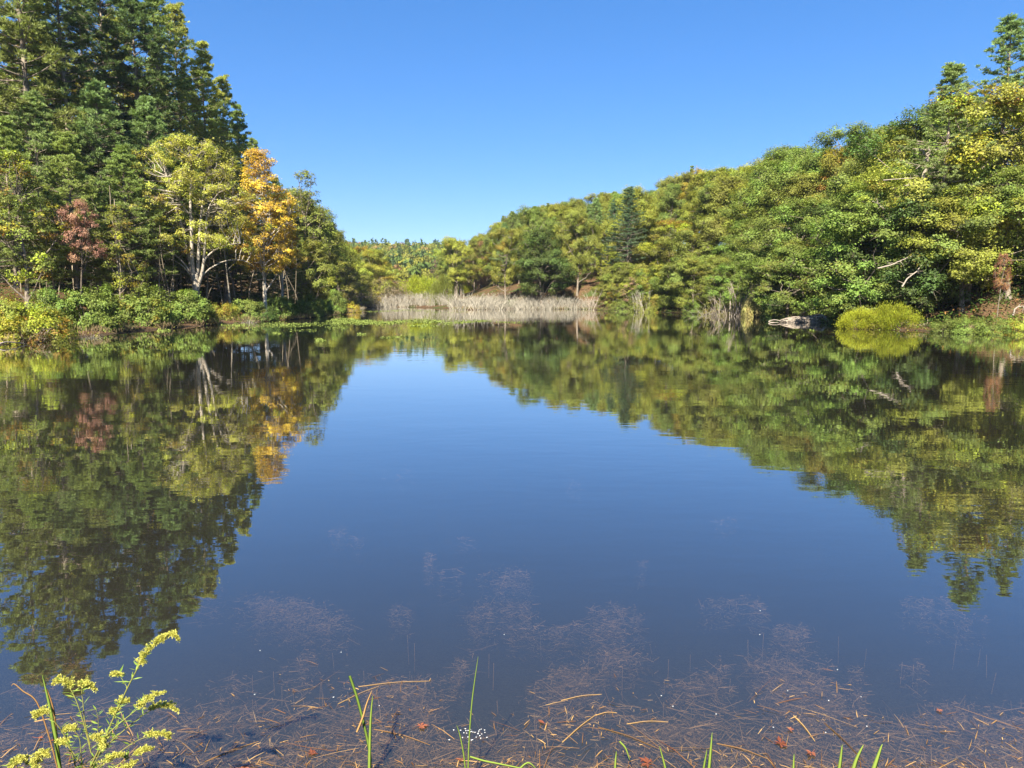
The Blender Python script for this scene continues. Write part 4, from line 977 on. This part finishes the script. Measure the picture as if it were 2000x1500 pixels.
dead_wood('bleached crooked branch among crowns above the lime bush', [(1704, 393), (1722, 400), (1738, 405), (1756, 414), (1772, 424)], .04, 47.5, 7)
dead_wood('second bleached branch crossing the crooked one', [(1712, 388), (1716, 400), (1728, 408)], .035, 47.3, 8)
dead_wood('leaning bare dead stem in the shade above the lime bush', [(1762, 560), (1772, 545), (1788, 532), (1800, 518)], .05, 44.5, 9)
dead_wood('long bare bough reaching over the shaded slope', [(1714, 524), (1738, 518), (1762, 508), (1782, 500)], .045, 44.5, 10)
dead_wood('pale bent branch standing at the picture edge above the creeping row', [(1978, 618), (1984, 602), (1996, 598), (2010, 600)], .05, 41.5, 11)

# ------------------------------------------------------------------ floating pondweed
def weed_patch(rng, g, px, py, w, h, n, streak=True):
    a = rng.uniform(-1, 1, n); b = rng.uniform(-1, 1, n); k = a * a + b * b < 1; a, b = a[k], b[k]
    X = px + a * w; Yp = py + b * h + 1.2 * np.sin(X * .045)
    q = np.array([at(x_, y_) for x_, y_ in zip(X, Yp)])
    keep = (vnoise(q[:, 0], q[:, 1], 1.3, 9) + .6 * vnoise(q[:, 0], q[:, 1], .45, 10)) > -.15 if streak else np.ones(len(q), bool)
    q = q[keep & (shore_d(q[:, 0], q[:, 1]) < 0)]; n = len(q)
    if not n: return
    q[:, 2] = rng.uniform(.005, .05, n); nr = norm(rng.normal(0, .35, (n, 3)) + [0, 0, 1]); d = norm(np.cross(nr, rng.normal(0, 1, (n, 3))))
    c = np.array([.20, .25, .06]) * rng.uniform(.7, 1.2, (n, 1)); kites(g, q, d, nr, rng.uniform(.07, .15, n), .08, c)
rng = RNG(61); g = Geo()
for a in [(800, 628, 165, 3.4, 5200), (720, 632, 70, 3.0, 1800), (690, 626, 45, 3, 1500), (770, 607, 75, 1.8, 900), (860, 609.5, 60, .8, 250), (620, 632, 60, 4, 900), (560, 634, 50, 4, 700), (830, 637, 35, 2, 350), (960, 629, 60, .9, 260), (500, 640, 60, 4, 350), (660, 640, 30, 2.5, 300), (590, 645, 30, 3, 120), (1030, 628, 70, .6, 90)]:
    weed_patch(rng, g, *a)
tag(obj('floating_pondweed', g.mesh('floating_pondweed', M_far)), 'pale green floating pondweed spread in streaks before the grey thicket', 'pondweed', kind='stuff')
for px, py, w, h, n, lab in [(626, 665, 9, 1.6, 130, 'small round pondweed patch alone off the upright green bush'), (768, 659, 26, 1.0, 150, 'thin long pondweed patch lying alone nearest the open blue reflection'),
                              (541, 652, 9, 1.5, 90, 'small pondweed patch off the golden trunks'), (319, 645, 13, 2.2, 160, 'light green plant mat at the foot of the rusty topped bush'),
                              (458, 634, 34, 1.6, 260, 'yellow green plant mat at the shore below the small yellow bush'), (705, 653, 8, 1.2, 60, 'tiny pondweed patch between the round one and the long one')]:
    g = Geo(); weed_patch(rng, g, px, py, w, h, n, False)
    if g.v: tag(obj('pondweed_patch', g.mesh('pondweed_patch', M_far)), lab, 'pondweed', 'small pondweed patches')

# ------------------------------------------------------------------ drowned plant matter, straw and reeds near the camera
M_weed = stem_mat('drowned_weed', (.016, .010, .006), (.30, .165, .07))
M_straw = stem_mat('straw', (.13, .055, .024), (.50, .31, .12), .15)
M_green = stem_mat('reed_green', (.10, .18, .03), (.32, .42, .08), .4)
M_flower = stem_mat('yellow_florets', (.36, .36, .06), (.70, .66, .17), .4)
M_stem = stem_mat('green_brown_stem', (.16, .13, .04), (.26, .30, .07), .1)
M_rust = stem_mat('fallen_leaf', (.12, .035, .022), (.30, .11, .06), .2)
def drowned():
    rng = RNG(71); g = Geo()
    mats = [(575, 1190, 105, 30, 900), (520, 1172, 60, 22, 350), (640, 1205, 50, 25, 300), (990, 1125, 60, 26, 380), (935, 1195, 34, 24, 300), (1005, 1185, 40, 18, 260), (1065, 1222, 60, 14, 300), (1175, 1190, 44, 14, 220), (1185, 1225, 46, 22, 300), (1240, 1205, 24, 18, 120),
            (1215, 1275, 44, 22, 560), (1120, 1318, 44, 36, 800), (1060, 1335, 50, 18, 200), (1360, 1335, 60, 14, 300), (1395, 1300, 26, 30, 120), (1540, 1232, 40, 22, 320), (1500, 1290, 45, 24, 350), (1565, 1345, 90, 50, 1900), (1600, 1385, 90, 40, 900),
            (770, 1345, 75, 34, 1000), (810, 1385, 60, 30, 500), (895, 1300, 20, 22, 160), (700, 1395, 80, 30, 300), (1415, 1172, 44, 10, 160), (1480, 1178, 30, 12, 160), (1415, 1012, 30, 7, 60), (655, 1035, 28, 10, 90), (690, 1052, 20, 5, 40), (842, 1090, 18, 14, 160), (880, 1112, 30, 8, 60), (910, 1050, 26, 4, 40),
            (1123, 948, 16, 10, 70), (1250, 1095, 20, 6, 40), (1810, 1175, 50, 16, 200), (1870, 1200, 50, 16, 160), (1665, 1320, 30, 30, 90), (1790, 1300, 36, 16, 80), (1860, 1395, 70, 30, 600), (1960, 1420, 60, 40, 900), (760, 925, 40, 12, 50), (800, 915, 20, 8, 30), (780, 1188, 28, 14, 110), (410, 1170, 60, 20, 90),
            (150, 1290, 70, 24, 300), (90, 1340, 80, 40, 500), (590, 1290, 30, 26, 160), (1330, 1420, 90, 20, 400), (350, 1400, 120, 60, 500), (440, 1330, 60, 40, 120)]
    for cx, cy_, w, h, n in mats:
        n = int(n * 3.0); nb = max(4, n // 50); bx = rng.normal(0, .45, nb); by = rng.normal(0, .45, nb); k = rng.integers(0, nb, n)
        sg = rng.uniform(.04, .26, nb)[k]; a = bx[k] + rng.normal(0, 1, n) * sg; b = by[k] + rng.normal(0, 1, n) * sg * 1.3
        P0 = np.array([at(cx + a_ * w, cy_ + b_ * h, -.03) for a_, b_ in zip(a, b)]); dep = land(P0[:, 0], P0[:, 1])
        fz = rng.uniform(0, 1, n) ** 1.4; lim = np.maximum(dep, -.28); P0[:, 2] = -.03 + lim * fz * .85
        th = rng.uniform(0, 6.28, n); l = np.minimum(.022 * np.exp(rng.normal(0, .7, n)), .3)
        d = np.stack([np.cos(th), np.sin(th) * .8, rng.normal(0, .22, n)], 1); P1 = P0 + d * l[:, None]; P1[:, 2] = np.minimum(P1[:, 2], -.008)
        c = rng.uniform(0, .9, n) ** 1.8; segs(g, P0, P1, rng.uniform(.0012, .0030, n), .001, 3, np.stack([c] * 3, 1))
    # litter on the shelf along the bank
    n = 12000; py = 1515 - 150 * rng.uniform(0, 1, n) ** 1.5; px = rng.uniform(-60, 2060, n); P0 = np.array([at(a, b, -.05) for a, b in zip(px, py)])
    kk = vnoise(P0[:, 0], P0[:, 1], .22, 12) + .5 * vnoise(P0[:, 0], P0[:, 1], .07, 13) > .0; P0 = P0[kk]; n = len(P0); dep = land(P0[:, 0], P0[:, 1]); P0[:, 2] = np.minimum(dep * rng.uniform(.3, 1, n) + .01, -.01)
    th = rng.uniform(0, 6.28, n); l = rng.uniform(.03, .2, n); P1 = P0 + np.stack([np.cos(th) * l, np.sin(th) * l, rng.normal(0, .1, n) * l], 1); P1[:, 2] = np.minimum(P1[:, 2], -.006)
    c = rng.uniform(0, 1, n); segs(g, P0, P1, rng.uniform(.001, .003, n), .001, 3, np.stack([c] * 3, 1))
    # upright drowned stalks
    n = 80; px = rng.uniform(480, 1980, n); py = rng.uniform(1215, 1400, n); P1 = np.array([at(a, b, -.03) for a, b in zip(px, py)]); P1[:, 2] = rng.uniform(-.20, -.04, n); P0 = P1 + np.stack([rng.normal(0, .01, n), rng.normal(0, .01, n), -rng.uniform(.12, .34, n)], 1)
    segs(g, P0, P1, .0022, .0016, 4, np.full((n, 3), .9))
    return g.mesh('drowned_weed', M_weed)
tag(obj('drowned_weed', drowned()), 'tangled brown dead weed drowned just under the water surface', 'dead weed', kind='stuff')
def straw():
    rng = RNG(73); g = Geo(); n = 2300
    py = 1512 - 120 * rng.uniform(0, 1, n) ** 1.9; px = rng.uniform(-50, 2050, n); n2 = 500
    px = np.concatenate([px, rng.choice([770, 1120, 1560, 1215, 575, 640], n2) + rng.normal(0, 55, n2)]); py = np.concatenate([py, rng.normal(1375, 38, n2)])
    c = np.array([at(a, b, .0) for a, b in zip(px, py)]); keep = (vnoise(c[:, 0], c[:, 1], .25, 12) > -.2) | (py > 1485); c = c[keep]; n = len(c)
    gx = rng.integers(0, 60, n); ct = rng.uniform(0, pi, 60)
    th = ct[gx] + rng.normal(0, .8, n); l = np.minimum(.024 * np.exp(rng.normal(0, 1.0, n)) + .010, .34); w = rng.uniform(.0015, .0050, n)
    c[:, 2] = np.maximum(rng.uniform(-.02, .012, n), land(c[:, 0], c[:, 1]) + .004); d = np.stack([np.cos(th), np.sin(th), rng.normal(0, .05, n)], 1); nr = norm(rng.normal(0, .25, (n, 3)) + [0, 0, 1]); s = norm(np.cross(d, nr))
    a0 = c - d * (l / 2)[:, None]; a1 = c + d * (l / 2)[:, None] + s * (rng.normal(0, .03, n) * l)[:, None]; m = c + np.array([0, 0, 1]) * (rng.uniform(0, .04, n) * l)[:, None]
    t = np.stack([rng.uniform(0, 1, n) ** 1.7] * 3, 1)
    for (p, q_, w0, w1) in ((a0, m, .7, 1.), (m, a1, 1., .35)):
        v = np.stack([p - s * (w * w0)[:, None] * .5, p + s * (w * w0)[:, None] * .5, q_ + s * (w * w1)[:, None] * .5, q_ - s * (w * w1)[:, None] * .5], 1)
        g.add(v, np.arange(4 * n).reshape(n, 4), np.repeat(t, 4, axis=0))
    return g.mesh('straw_litter', M_straw)
tag(obj('straw_litter', straw()), 'tan and orange straw of dead reeds floating along the near bank', 'straw', kind='stuff')
def flecks():
    rng = RNG(75); g = Geo(); n = 48; px = np.concatenate([rng.uniform(480, 1700, 18), rng.normal(925, 22, 30)]); py = np.concatenate([rng.uniform(1180, 1440, 18), rng.normal(1432, 8, 30)])
    c = np.array([at(a, b, .002) for a, b in zip(px, py)]); k = norm(np.stack([rng.normal(0, 1, n), rng.normal(0, 1, n), np.zeros(n)], 1))
    kites(g, c, k, np.tile([0, 0, 1.], (n, 1)), rng.uniform(.006, .012, n), .007, np.tile([.7, .7, .7], (n, 1))); return g.mesh('flecks', M_far)
tag(obj('white_flecks', flecks()), 'tiny white flecks of foam scattered on the water', 'foam', kind='stuff')

def blade(label, pts, Y, w, tint=.5, mat=None, name='reed_blade', cat='reed', cut=False, grp=None):
    """one strap leaf, keeled along its middle; pts are picture positions on the upright plane at Y, later ones may step nearer"""
    P_ = catmull([aty(p[0], p[1], Y + (p[2] if len(p) > 2 else 0)) for p in pts], 5); c = P_[0].copy(); Q = P_ - c; n = len(Q)
    d = norm(np.gradient(Q, axis=0)); s = norm(np.cross(d, [0, -1, 0.15])); u = np.linspace(0, 1, n); ww = w * (np.minimum(1, 1.25 * (1 - u) ** (.55 if not cut else .1)) if not cut else np.ones(n)) * .5 + .0006
    keel = norm(np.cross(s, d)) * (w * .18); v = np.concatenate([Q - s * ww[:, None], Q + keel, Q + s * ww[:, None], Q - keel * .3], 0); f = []
    for k in range(n - 1):
        for a, b in ((0, 1), (1, 2), (2, 3), (3, 0)): f.append((a * n + k, b * n + k, b * n + k + 1, a * n + k + 1))
    g = Geo(); g.add(v, f, (tint,) * 3); o = obj(name, g.mesh(name, mat or M_green, True)); o.location = c; return tag(o, label, cat, grp)
for a in [
    ('cut green reed with pale square tip leaning toward the goldenrod', [(723, 1512), (722, 1470), (712, 1420), (698, 1365), (683, 1320)], 3.0, .012, .35, None, True),
    ('bright green reed blade upright beside the cut one', [(721, 1512), (722, 1460), (724, 1405), (728, 1358)], 2.98, .014, .8, None, False),
    ('withered tan blade hanging across the pair of green reeds', [(697, 1430), (709, 1400), (716, 1375), (727, 1347)], 2.97, .009, .7, M_straw, False),
    ('tall thin green rush standing alone in the middle', [(914, 1515), (916, 1450), (921, 1380), (927, 1330), (934, 1282)], 2.9, .006, .6, None, False),
    ('short thin green rush leaning beside the tall one', [(910, 1512), (905, 1470), (898, 1435), (892, 1416)], 2.88, .006, .6, None, False),
    ('long green rush lying low toward the straw', [(918, 1478), (945, 1486), (975, 1492), (1015, 1500), (1045, 1506)], 2.85, .008, .85, None, False),
    ('small pointed reed tip, first of the row of tips at the bank', [(1201, 1520), (1202, 1490), (1204, 1467)], 2.75, .010, .9, None, False),
    ('small leaning reed tip, second of the row of tips', [(1304, 1520), (1297, 1490), (1288, 1457)], 2.75, .010, .75, None, False),
    ('tall pointed reed tip beside a shorter one', [(1383, 1520), (1387, 1480), (1391, 1430)], 2.75, .014, .8, None, False),
    ('shorter reed tip leaning on the tall pointed one', [(1372, 1520), (1376, 1492), (1381, 1464)], 2.72, .010, .6, None, False),
    ('short reed tip with pale end before the trio', [(1550, 1520), (1550, 1498), (1551, 1472)], 2.7, .011, .9, None, False),
    ('broad green reed tip, first of the trio', [(1636, 1522), (1641, 1490), (1645, 1454)], 2.7, .016, .75, None, False),
    ('broad green reed tip, middle of the trio', [(1662, 1522), (1672, 1486), (1686, 1455)], 2.7, .018, .8, None, False),
    ('broad green reed tip, last and broadest of the trio', [(1700, 1522), (1712, 1486), (1723, 1453)], 2.7, .020, .85, None, False),
    ('green reed blade rising behind the goldenrod', [(118, 1512), (108, 1440), (97, 1380), (83, 1318)], 2.62, .018, .6, None, False),
    ('narrow brownish blade pressed to the green one behind the goldenrod', [(116, 1512), (110, 1440), (104, 1385), (92, 1345)], 2.66, .012, .3, M_straw, False),
    ('dry curled stem bending over at the side of the goldenrod', [(112, 1500), (96, 1440), (72, 1372), (45, 1350), (28, 1336), (22, 1340)], 2.6, .006, .35, M_straw, False),
    ('small green sprig leaning in the straw', [(1005, 1512), (1030, 1490), (1048, 1502)], 2.8, .008, .8, None, False),
    ('pale green folded blade lying in the straw', [(1210, 1448), (1222, 1462), (1230, 1485)], 2.95, .008, .95, None, False),
]:
    blade(a[0], a[1], a[2], a[3], a[4], a[5], cut=a[6], grp='reed blades along the near bank')
def stick(label, p0, p1, r, tint, mat, z=.0, name='floating_stick', cat='stick'):
    a, b = at(*p0, z), at(*p1, z); m = (a + b) / 2 + np.array([.004, .01, .004]); g = Geo(); tube(g, catmull([a - a, m - a, b - a], 6), np.linspace(r, r * .6, 13), 5, (tint,) * 3)
    o = obj(name, g.mesh(name, mat, True)); o.location = a; return tag(o, label, cat)
for a in [('dark stick slanting below the pair of green reeds', (730, 1424), (840, 1455), 0.0022, .6, M_weed), ('reddish brown stick beside the goldenrod plumes', (400, 1488), (505, 1448), 0.0022, .35, M_straw),
          ('dark stick crossing the straw below the long tan stem', (1168, 1420), (1285, 1462), 0.0028, .3, M_weed), ('bent tan stem lying from the weed mat to the bank', (1098, 1450), (1165, 1395), 0.0028, .8, M_straw),
          ('straight tan stem touching the end of the bent one', (1163, 1397), (1205, 1392), 0.0022, .8, M_straw), ('pale level straw stem beyond the bent one', (1096, 1368), (1175, 1356), 0.0019, .9, M_straw),
          ('dark stick running from the straw cross to the reed trio', (1610, 1412), (1690, 1490), 0.0028, .2, M_weed), ('tan stem crossing others beside the big weed mat', (1550, 1398), (1592, 1448), 0.0033, .85, M_straw),
          ('rusty dark stick low between two reed tips', (1400, 1452), (1500, 1482), 0.0028, .5, M_weed), ('long pale stem below the weed mat near the bent one', (1224, 1414), (1305, 1410), 0.0019, .85, M_straw),
          ('thin stem over the weed mat behind the pair of reeds', (660, 1375), (740, 1340), 0.0017, .8, M_straw), ('long thin stem level behind the pair of reeds', (700, 1341), (840, 1330), 0.0017, .8, M_straw)]:
    stick(*a)
def fallen_leaf(label, px, py, s, tint, maple, rz, grp='fallen leaves on the water'):
    g = Geo(); rng = RNG(int(px)); s = s * .8
    if maple:                                                     # five lobes with side points, each lobe curled its own way
        for an, k in ((-2.1, .62), (-1.05, .88), (0, 1.0), (1.0, .85), (2.0, .6)):
            an += rng.normal(0, .1); d = np.array([cos(an), sin(an), rng.normal(0, .22)]); L = s * k * rng.uniform(.85, 1.1)
            kites(g, [(0, 0, 0)], [d], [(0, 0, 1.)], L, L * .42, (tint,) * 3, fold=.15)
            for sd in (-.75, .75):
                kites(g, [d * L * .38], [[cos(an + sd), sin(an + sd), rng.normal(0, .2)]], [(0, 0, 1.)], L * .42, L * .22, (tint * .9,) * 3, fold=.1)
    else:
        kites(g, np.zeros((2, 3)), [[1, .12, .1], [1, -.12, .02]], [(0, .3, 1.), (0, -.3, 1.)], s, s * .34, (tint,) * 3, fold=.15)
    segs(g, [(0, 0, 0)], [(-s * .7, s * .1, .006)], .0012, .0008, 4, (tint,) * 3)
    o = obj('fallen_leaf', g.mesh('fallen_leaf', M_rust)); q = at(px, py, .006); o.location = q; o.rotation_euler = (0, 0, rz); return tag(o, label, 'leaf', grp)
for a in [('red brown oval leaf on the weed near the bent tan stem', 1064, 1413, .055, .4, False, 2.4), ('red maple leaf behind the pair of reeds', 822, 1418, .05, .8, True, .3), ('crimson maple leaf in the straw below the cut reed', 608, 1472, .045, .3, True, 1.2),
          ('large brownish maple leaf in the straw beside the first reed tip of four', 1265, 1490, .07, .3, True, 2.6), ('dark red maple leaf beside the crossed tan stems', 1524, 1452, .065, .2, True, .4), ('orange red maple leaf nearest the reed trio', 1585, 1470, .05, .8, True, 3.9),
          ('salmon leaf half hidden behind the goldenrod', 72, 1441, .04, .9, False, .2), ('pinkish leaf beside the green blade behind the goldenrod', 98, 1448, .05, .8, False, 1.0), ('tan leaf at the bottom edge beside the goldenrod', 465, 1500, .07, .9, False, .1),
          ('brown curled leaf at the foot of the tall thin rush', 900, 1484, .04, .7, True, 1.9), ('small orange leaf above the dark red maple leaf', 1543, 1425, .03, .9, True, 1.0), ('rusty small leaf in the weed near the picture edge', 1834, 1388, .03, .9, True, .5)]:
    fallen_leaf(*a)

# ------------------------------------------------------------------ goldenrod
def goldenrod(label, stems, Y, seed, base):
    rng = RNG(seed); c = aty(base[0], base[1], Y); c[2] = lz(c[0], Y); e = empty('goldenrod', c); tag(e, label, 'wildflower', 'goldenrod at the near bank')
    gs = Geo(); gf = Geo()
    for i, (pts, fl, r) in enumerate(stems):
        off = rng.uniform(-.10, .10); Q = catmull([aty(p[0], p[1], Y + off * (k / max(1, len(pts) - 1))) for k, p in enumerate(pts)], 7) - c; n = len(Q)
        if pts[0][1] > 1495: Q = np.vstack([[[0, 0, 0]], Q]); n += 1
        tube(gs, Q, np.linspace(r, r * .35, n), 6, (rng.uniform(.2, .8),) * 3)
        # small lance leaves up the stem
        m = int(n * .9); k = rng.integers(1, max(2, int(n * (1 - fl * .6))), m); th = rng.uniform(0, 6.28, m); d = np.stack([np.cos(th), np.sin(th) * .6, rng.uniform(.1, .8, m)], 1)
        kites(gf, Q[k], d, norm(np.stack([rng.normal(0, .3, m), rng.normal(0, .3, m), np.ones(m)], 1)), rng.uniform(.016, .042, m), rng.uniform(.004, .008, m), np.stack([rng.uniform(.2, 1, m)] * 3, 1), fold=.1)
        if fl <= 0: continue
        g = Geo(); i0 = int(n * (1 - fl)); S = Q[i0:]; ns = len(S)
        nr_ = int(6 + ns * 1.2); arcs = [S]
        for k in range(nr_):                                          # side sprays curving over
            j = rng.integers(0, max(1, int(ns * .8))); d = norm(np.append(rng.normal(0, 1, 1), [rng.normal(0, .4), .55])); L = rng.uniform(.015, .040) * (1 - j / ns * .5)
            u = np.linspace(0, 1, 6)[:, None]; arcs.append(S[j] + d * L * u + np.array([0, 0, -.35 * L]) * u * u)
        for A in arcs:
            m = int(36 * len(A)) if A is S else 46; k = rng.uniform(0, len(A) - 1.01, m); a0 = A[k.astype(int)] + (A[k.astype(int) + 1] - A[k.astype(int)]) * (k % 1)[:, None]
            up = norm(rng.normal(0, 1, (m, 3)) * .75 + [0, 0, .75]); p = a0 + up * rng.uniform(0, .004, m)[:, None]
            kites(g, p, up, norm(rng.normal(0, 1, (m, 3))), rng.uniform(.005, .010, m), rng.uniform(.0028, .005, m), np.stack([rng.uniform(.15, 1, m)] * 3, 1))
            if A is not S: segs(gs, A[:-1], A[1:], .0009, .0008, 3, (.8, .8, .8))
        obj('flower_plume', g.mesh('flower_plume', M_flower), e)
    obj('stem', gs.mesh('goldenrod_stem', M_stem, True), e); obj('foliage', gf.mesh('goldenrod_foliage', M_green), e)
ST = [([(172, 1508), (190, 1470), (208, 1435), (225, 1395), (245, 1352), (262, 1318), (278, 1290), (300, 1262), (325, 1243), (342, 1242), (349, 1252)], .42, .0034),
      ([(195, 1450), (225, 1420), (262, 1390), (295, 1362), (325, 1352)], .42, .0022), ([(178, 1485), (215, 1450), (262, 1410), (300, 1384), (330, 1380), (349, 1390)], .42, .0024),
      ([(180, 1505), (225, 1475), (265, 1448), (300, 1436), (322, 1434), (332, 1444)], .42, .0022), ([(205, 1508), (240, 1488), (270, 1470), (300, 1462)], .40, .0020),
      ([(178, 1470), (168, 1430), (158, 1395), (146, 1362), (130, 1336), (112, 1328), (103, 1338)], .38, .0024), ([(176, 1455), (166, 1410), (162, 1372), (160, 1345), (172, 1335), (188, 1350)], .34, .0020),
      ([(150, 1508), (140, 1470), (125, 1435), (105, 1408), (85, 1392), (72, 1396), (69, 1404)], .36, .0026), ([(160, 1505), (158, 1470), (154, 1440), (140, 1424), (126, 1428)], .30, .0020),
      ([(165, 1508), (150, 1480), (130, 1455), (120, 1450), (116, 1456)], .5, .0018), ([(175, 1508), (190, 1480), (200, 1455), (192, 1440), (180, 1442)], .55, .0018), ([(185, 1508), (205, 1490), (225, 1478), (240, 1476)], .6, .0018),
      ([(232, 1512), (250, 1500), (268, 1486)], .7, .0016), ([(190, 1440), (192, 1410), (188, 1385)], 0, .0014), ([(200, 1470), (222, 1440), (228, 1400), (215, 1388)], .2, .0014), ([(228, 1385), (240, 1372), (252, 1370)], .6, .0012), ([(250, 1345), (232, 1318), (222, 1320)], .55, .0012)]
goldenrod('goldenrod with many arching yellow green plumes in front of the water', ST, 2.55, 81, (172, 1640))
goldenrod('deeper yellow low goldenrod plume at the bottom corner', [([(5, 1520), (18, 1502), (32, 1488), (45, 1484), (56, 1494)], .8, .002), ([(58, 1520), (66, 1500), (72, 1482), (84, 1470), (96, 1478)], .7, .002), ([(20, 1530), (30, 1512), (50, 1506)], .8, .002), ([(66, 1525), (72, 1512), (80, 1504)], .8, .002)], 2.45, 82, (40, 1640))

# ------------------------------------------------------------------ thin autumn haze
def haze():
    v = [(x, y, z) for z in (-4.5, 95) for (x, y) in ((-420, -60), (420, -60), (420, 760), (-420, 760))]
    f = [(0, 3, 2, 1), (4, 5, 6, 7), (0, 1, 5, 4), (1, 2, 6, 5), (2, 3, 7, 6), (3, 0, 4, 7)]
    m, N, Lk = newmat('haze_air'); pv = N.new('ShaderNodeVolumePrincipled'); pv.inputs['Color'].default_value = (.82, .90, 1, 1); pv.inputs['Density'].default_value = .00014
    pv.inputs['Anisotropy'].default_value = .2
    o = N.new('ShaderNodeOutputMaterial'); Lk.new(pv.outputs[0], o.inputs['Volume']); g = Geo(); g.add(v, f)
    ob = obj('haze', g.mesh('haze', m)); tag(ob, 'thin pale haze in the air over the valley', 'haze', kind='stuff')
HAZE = True
if HAZE: haze()
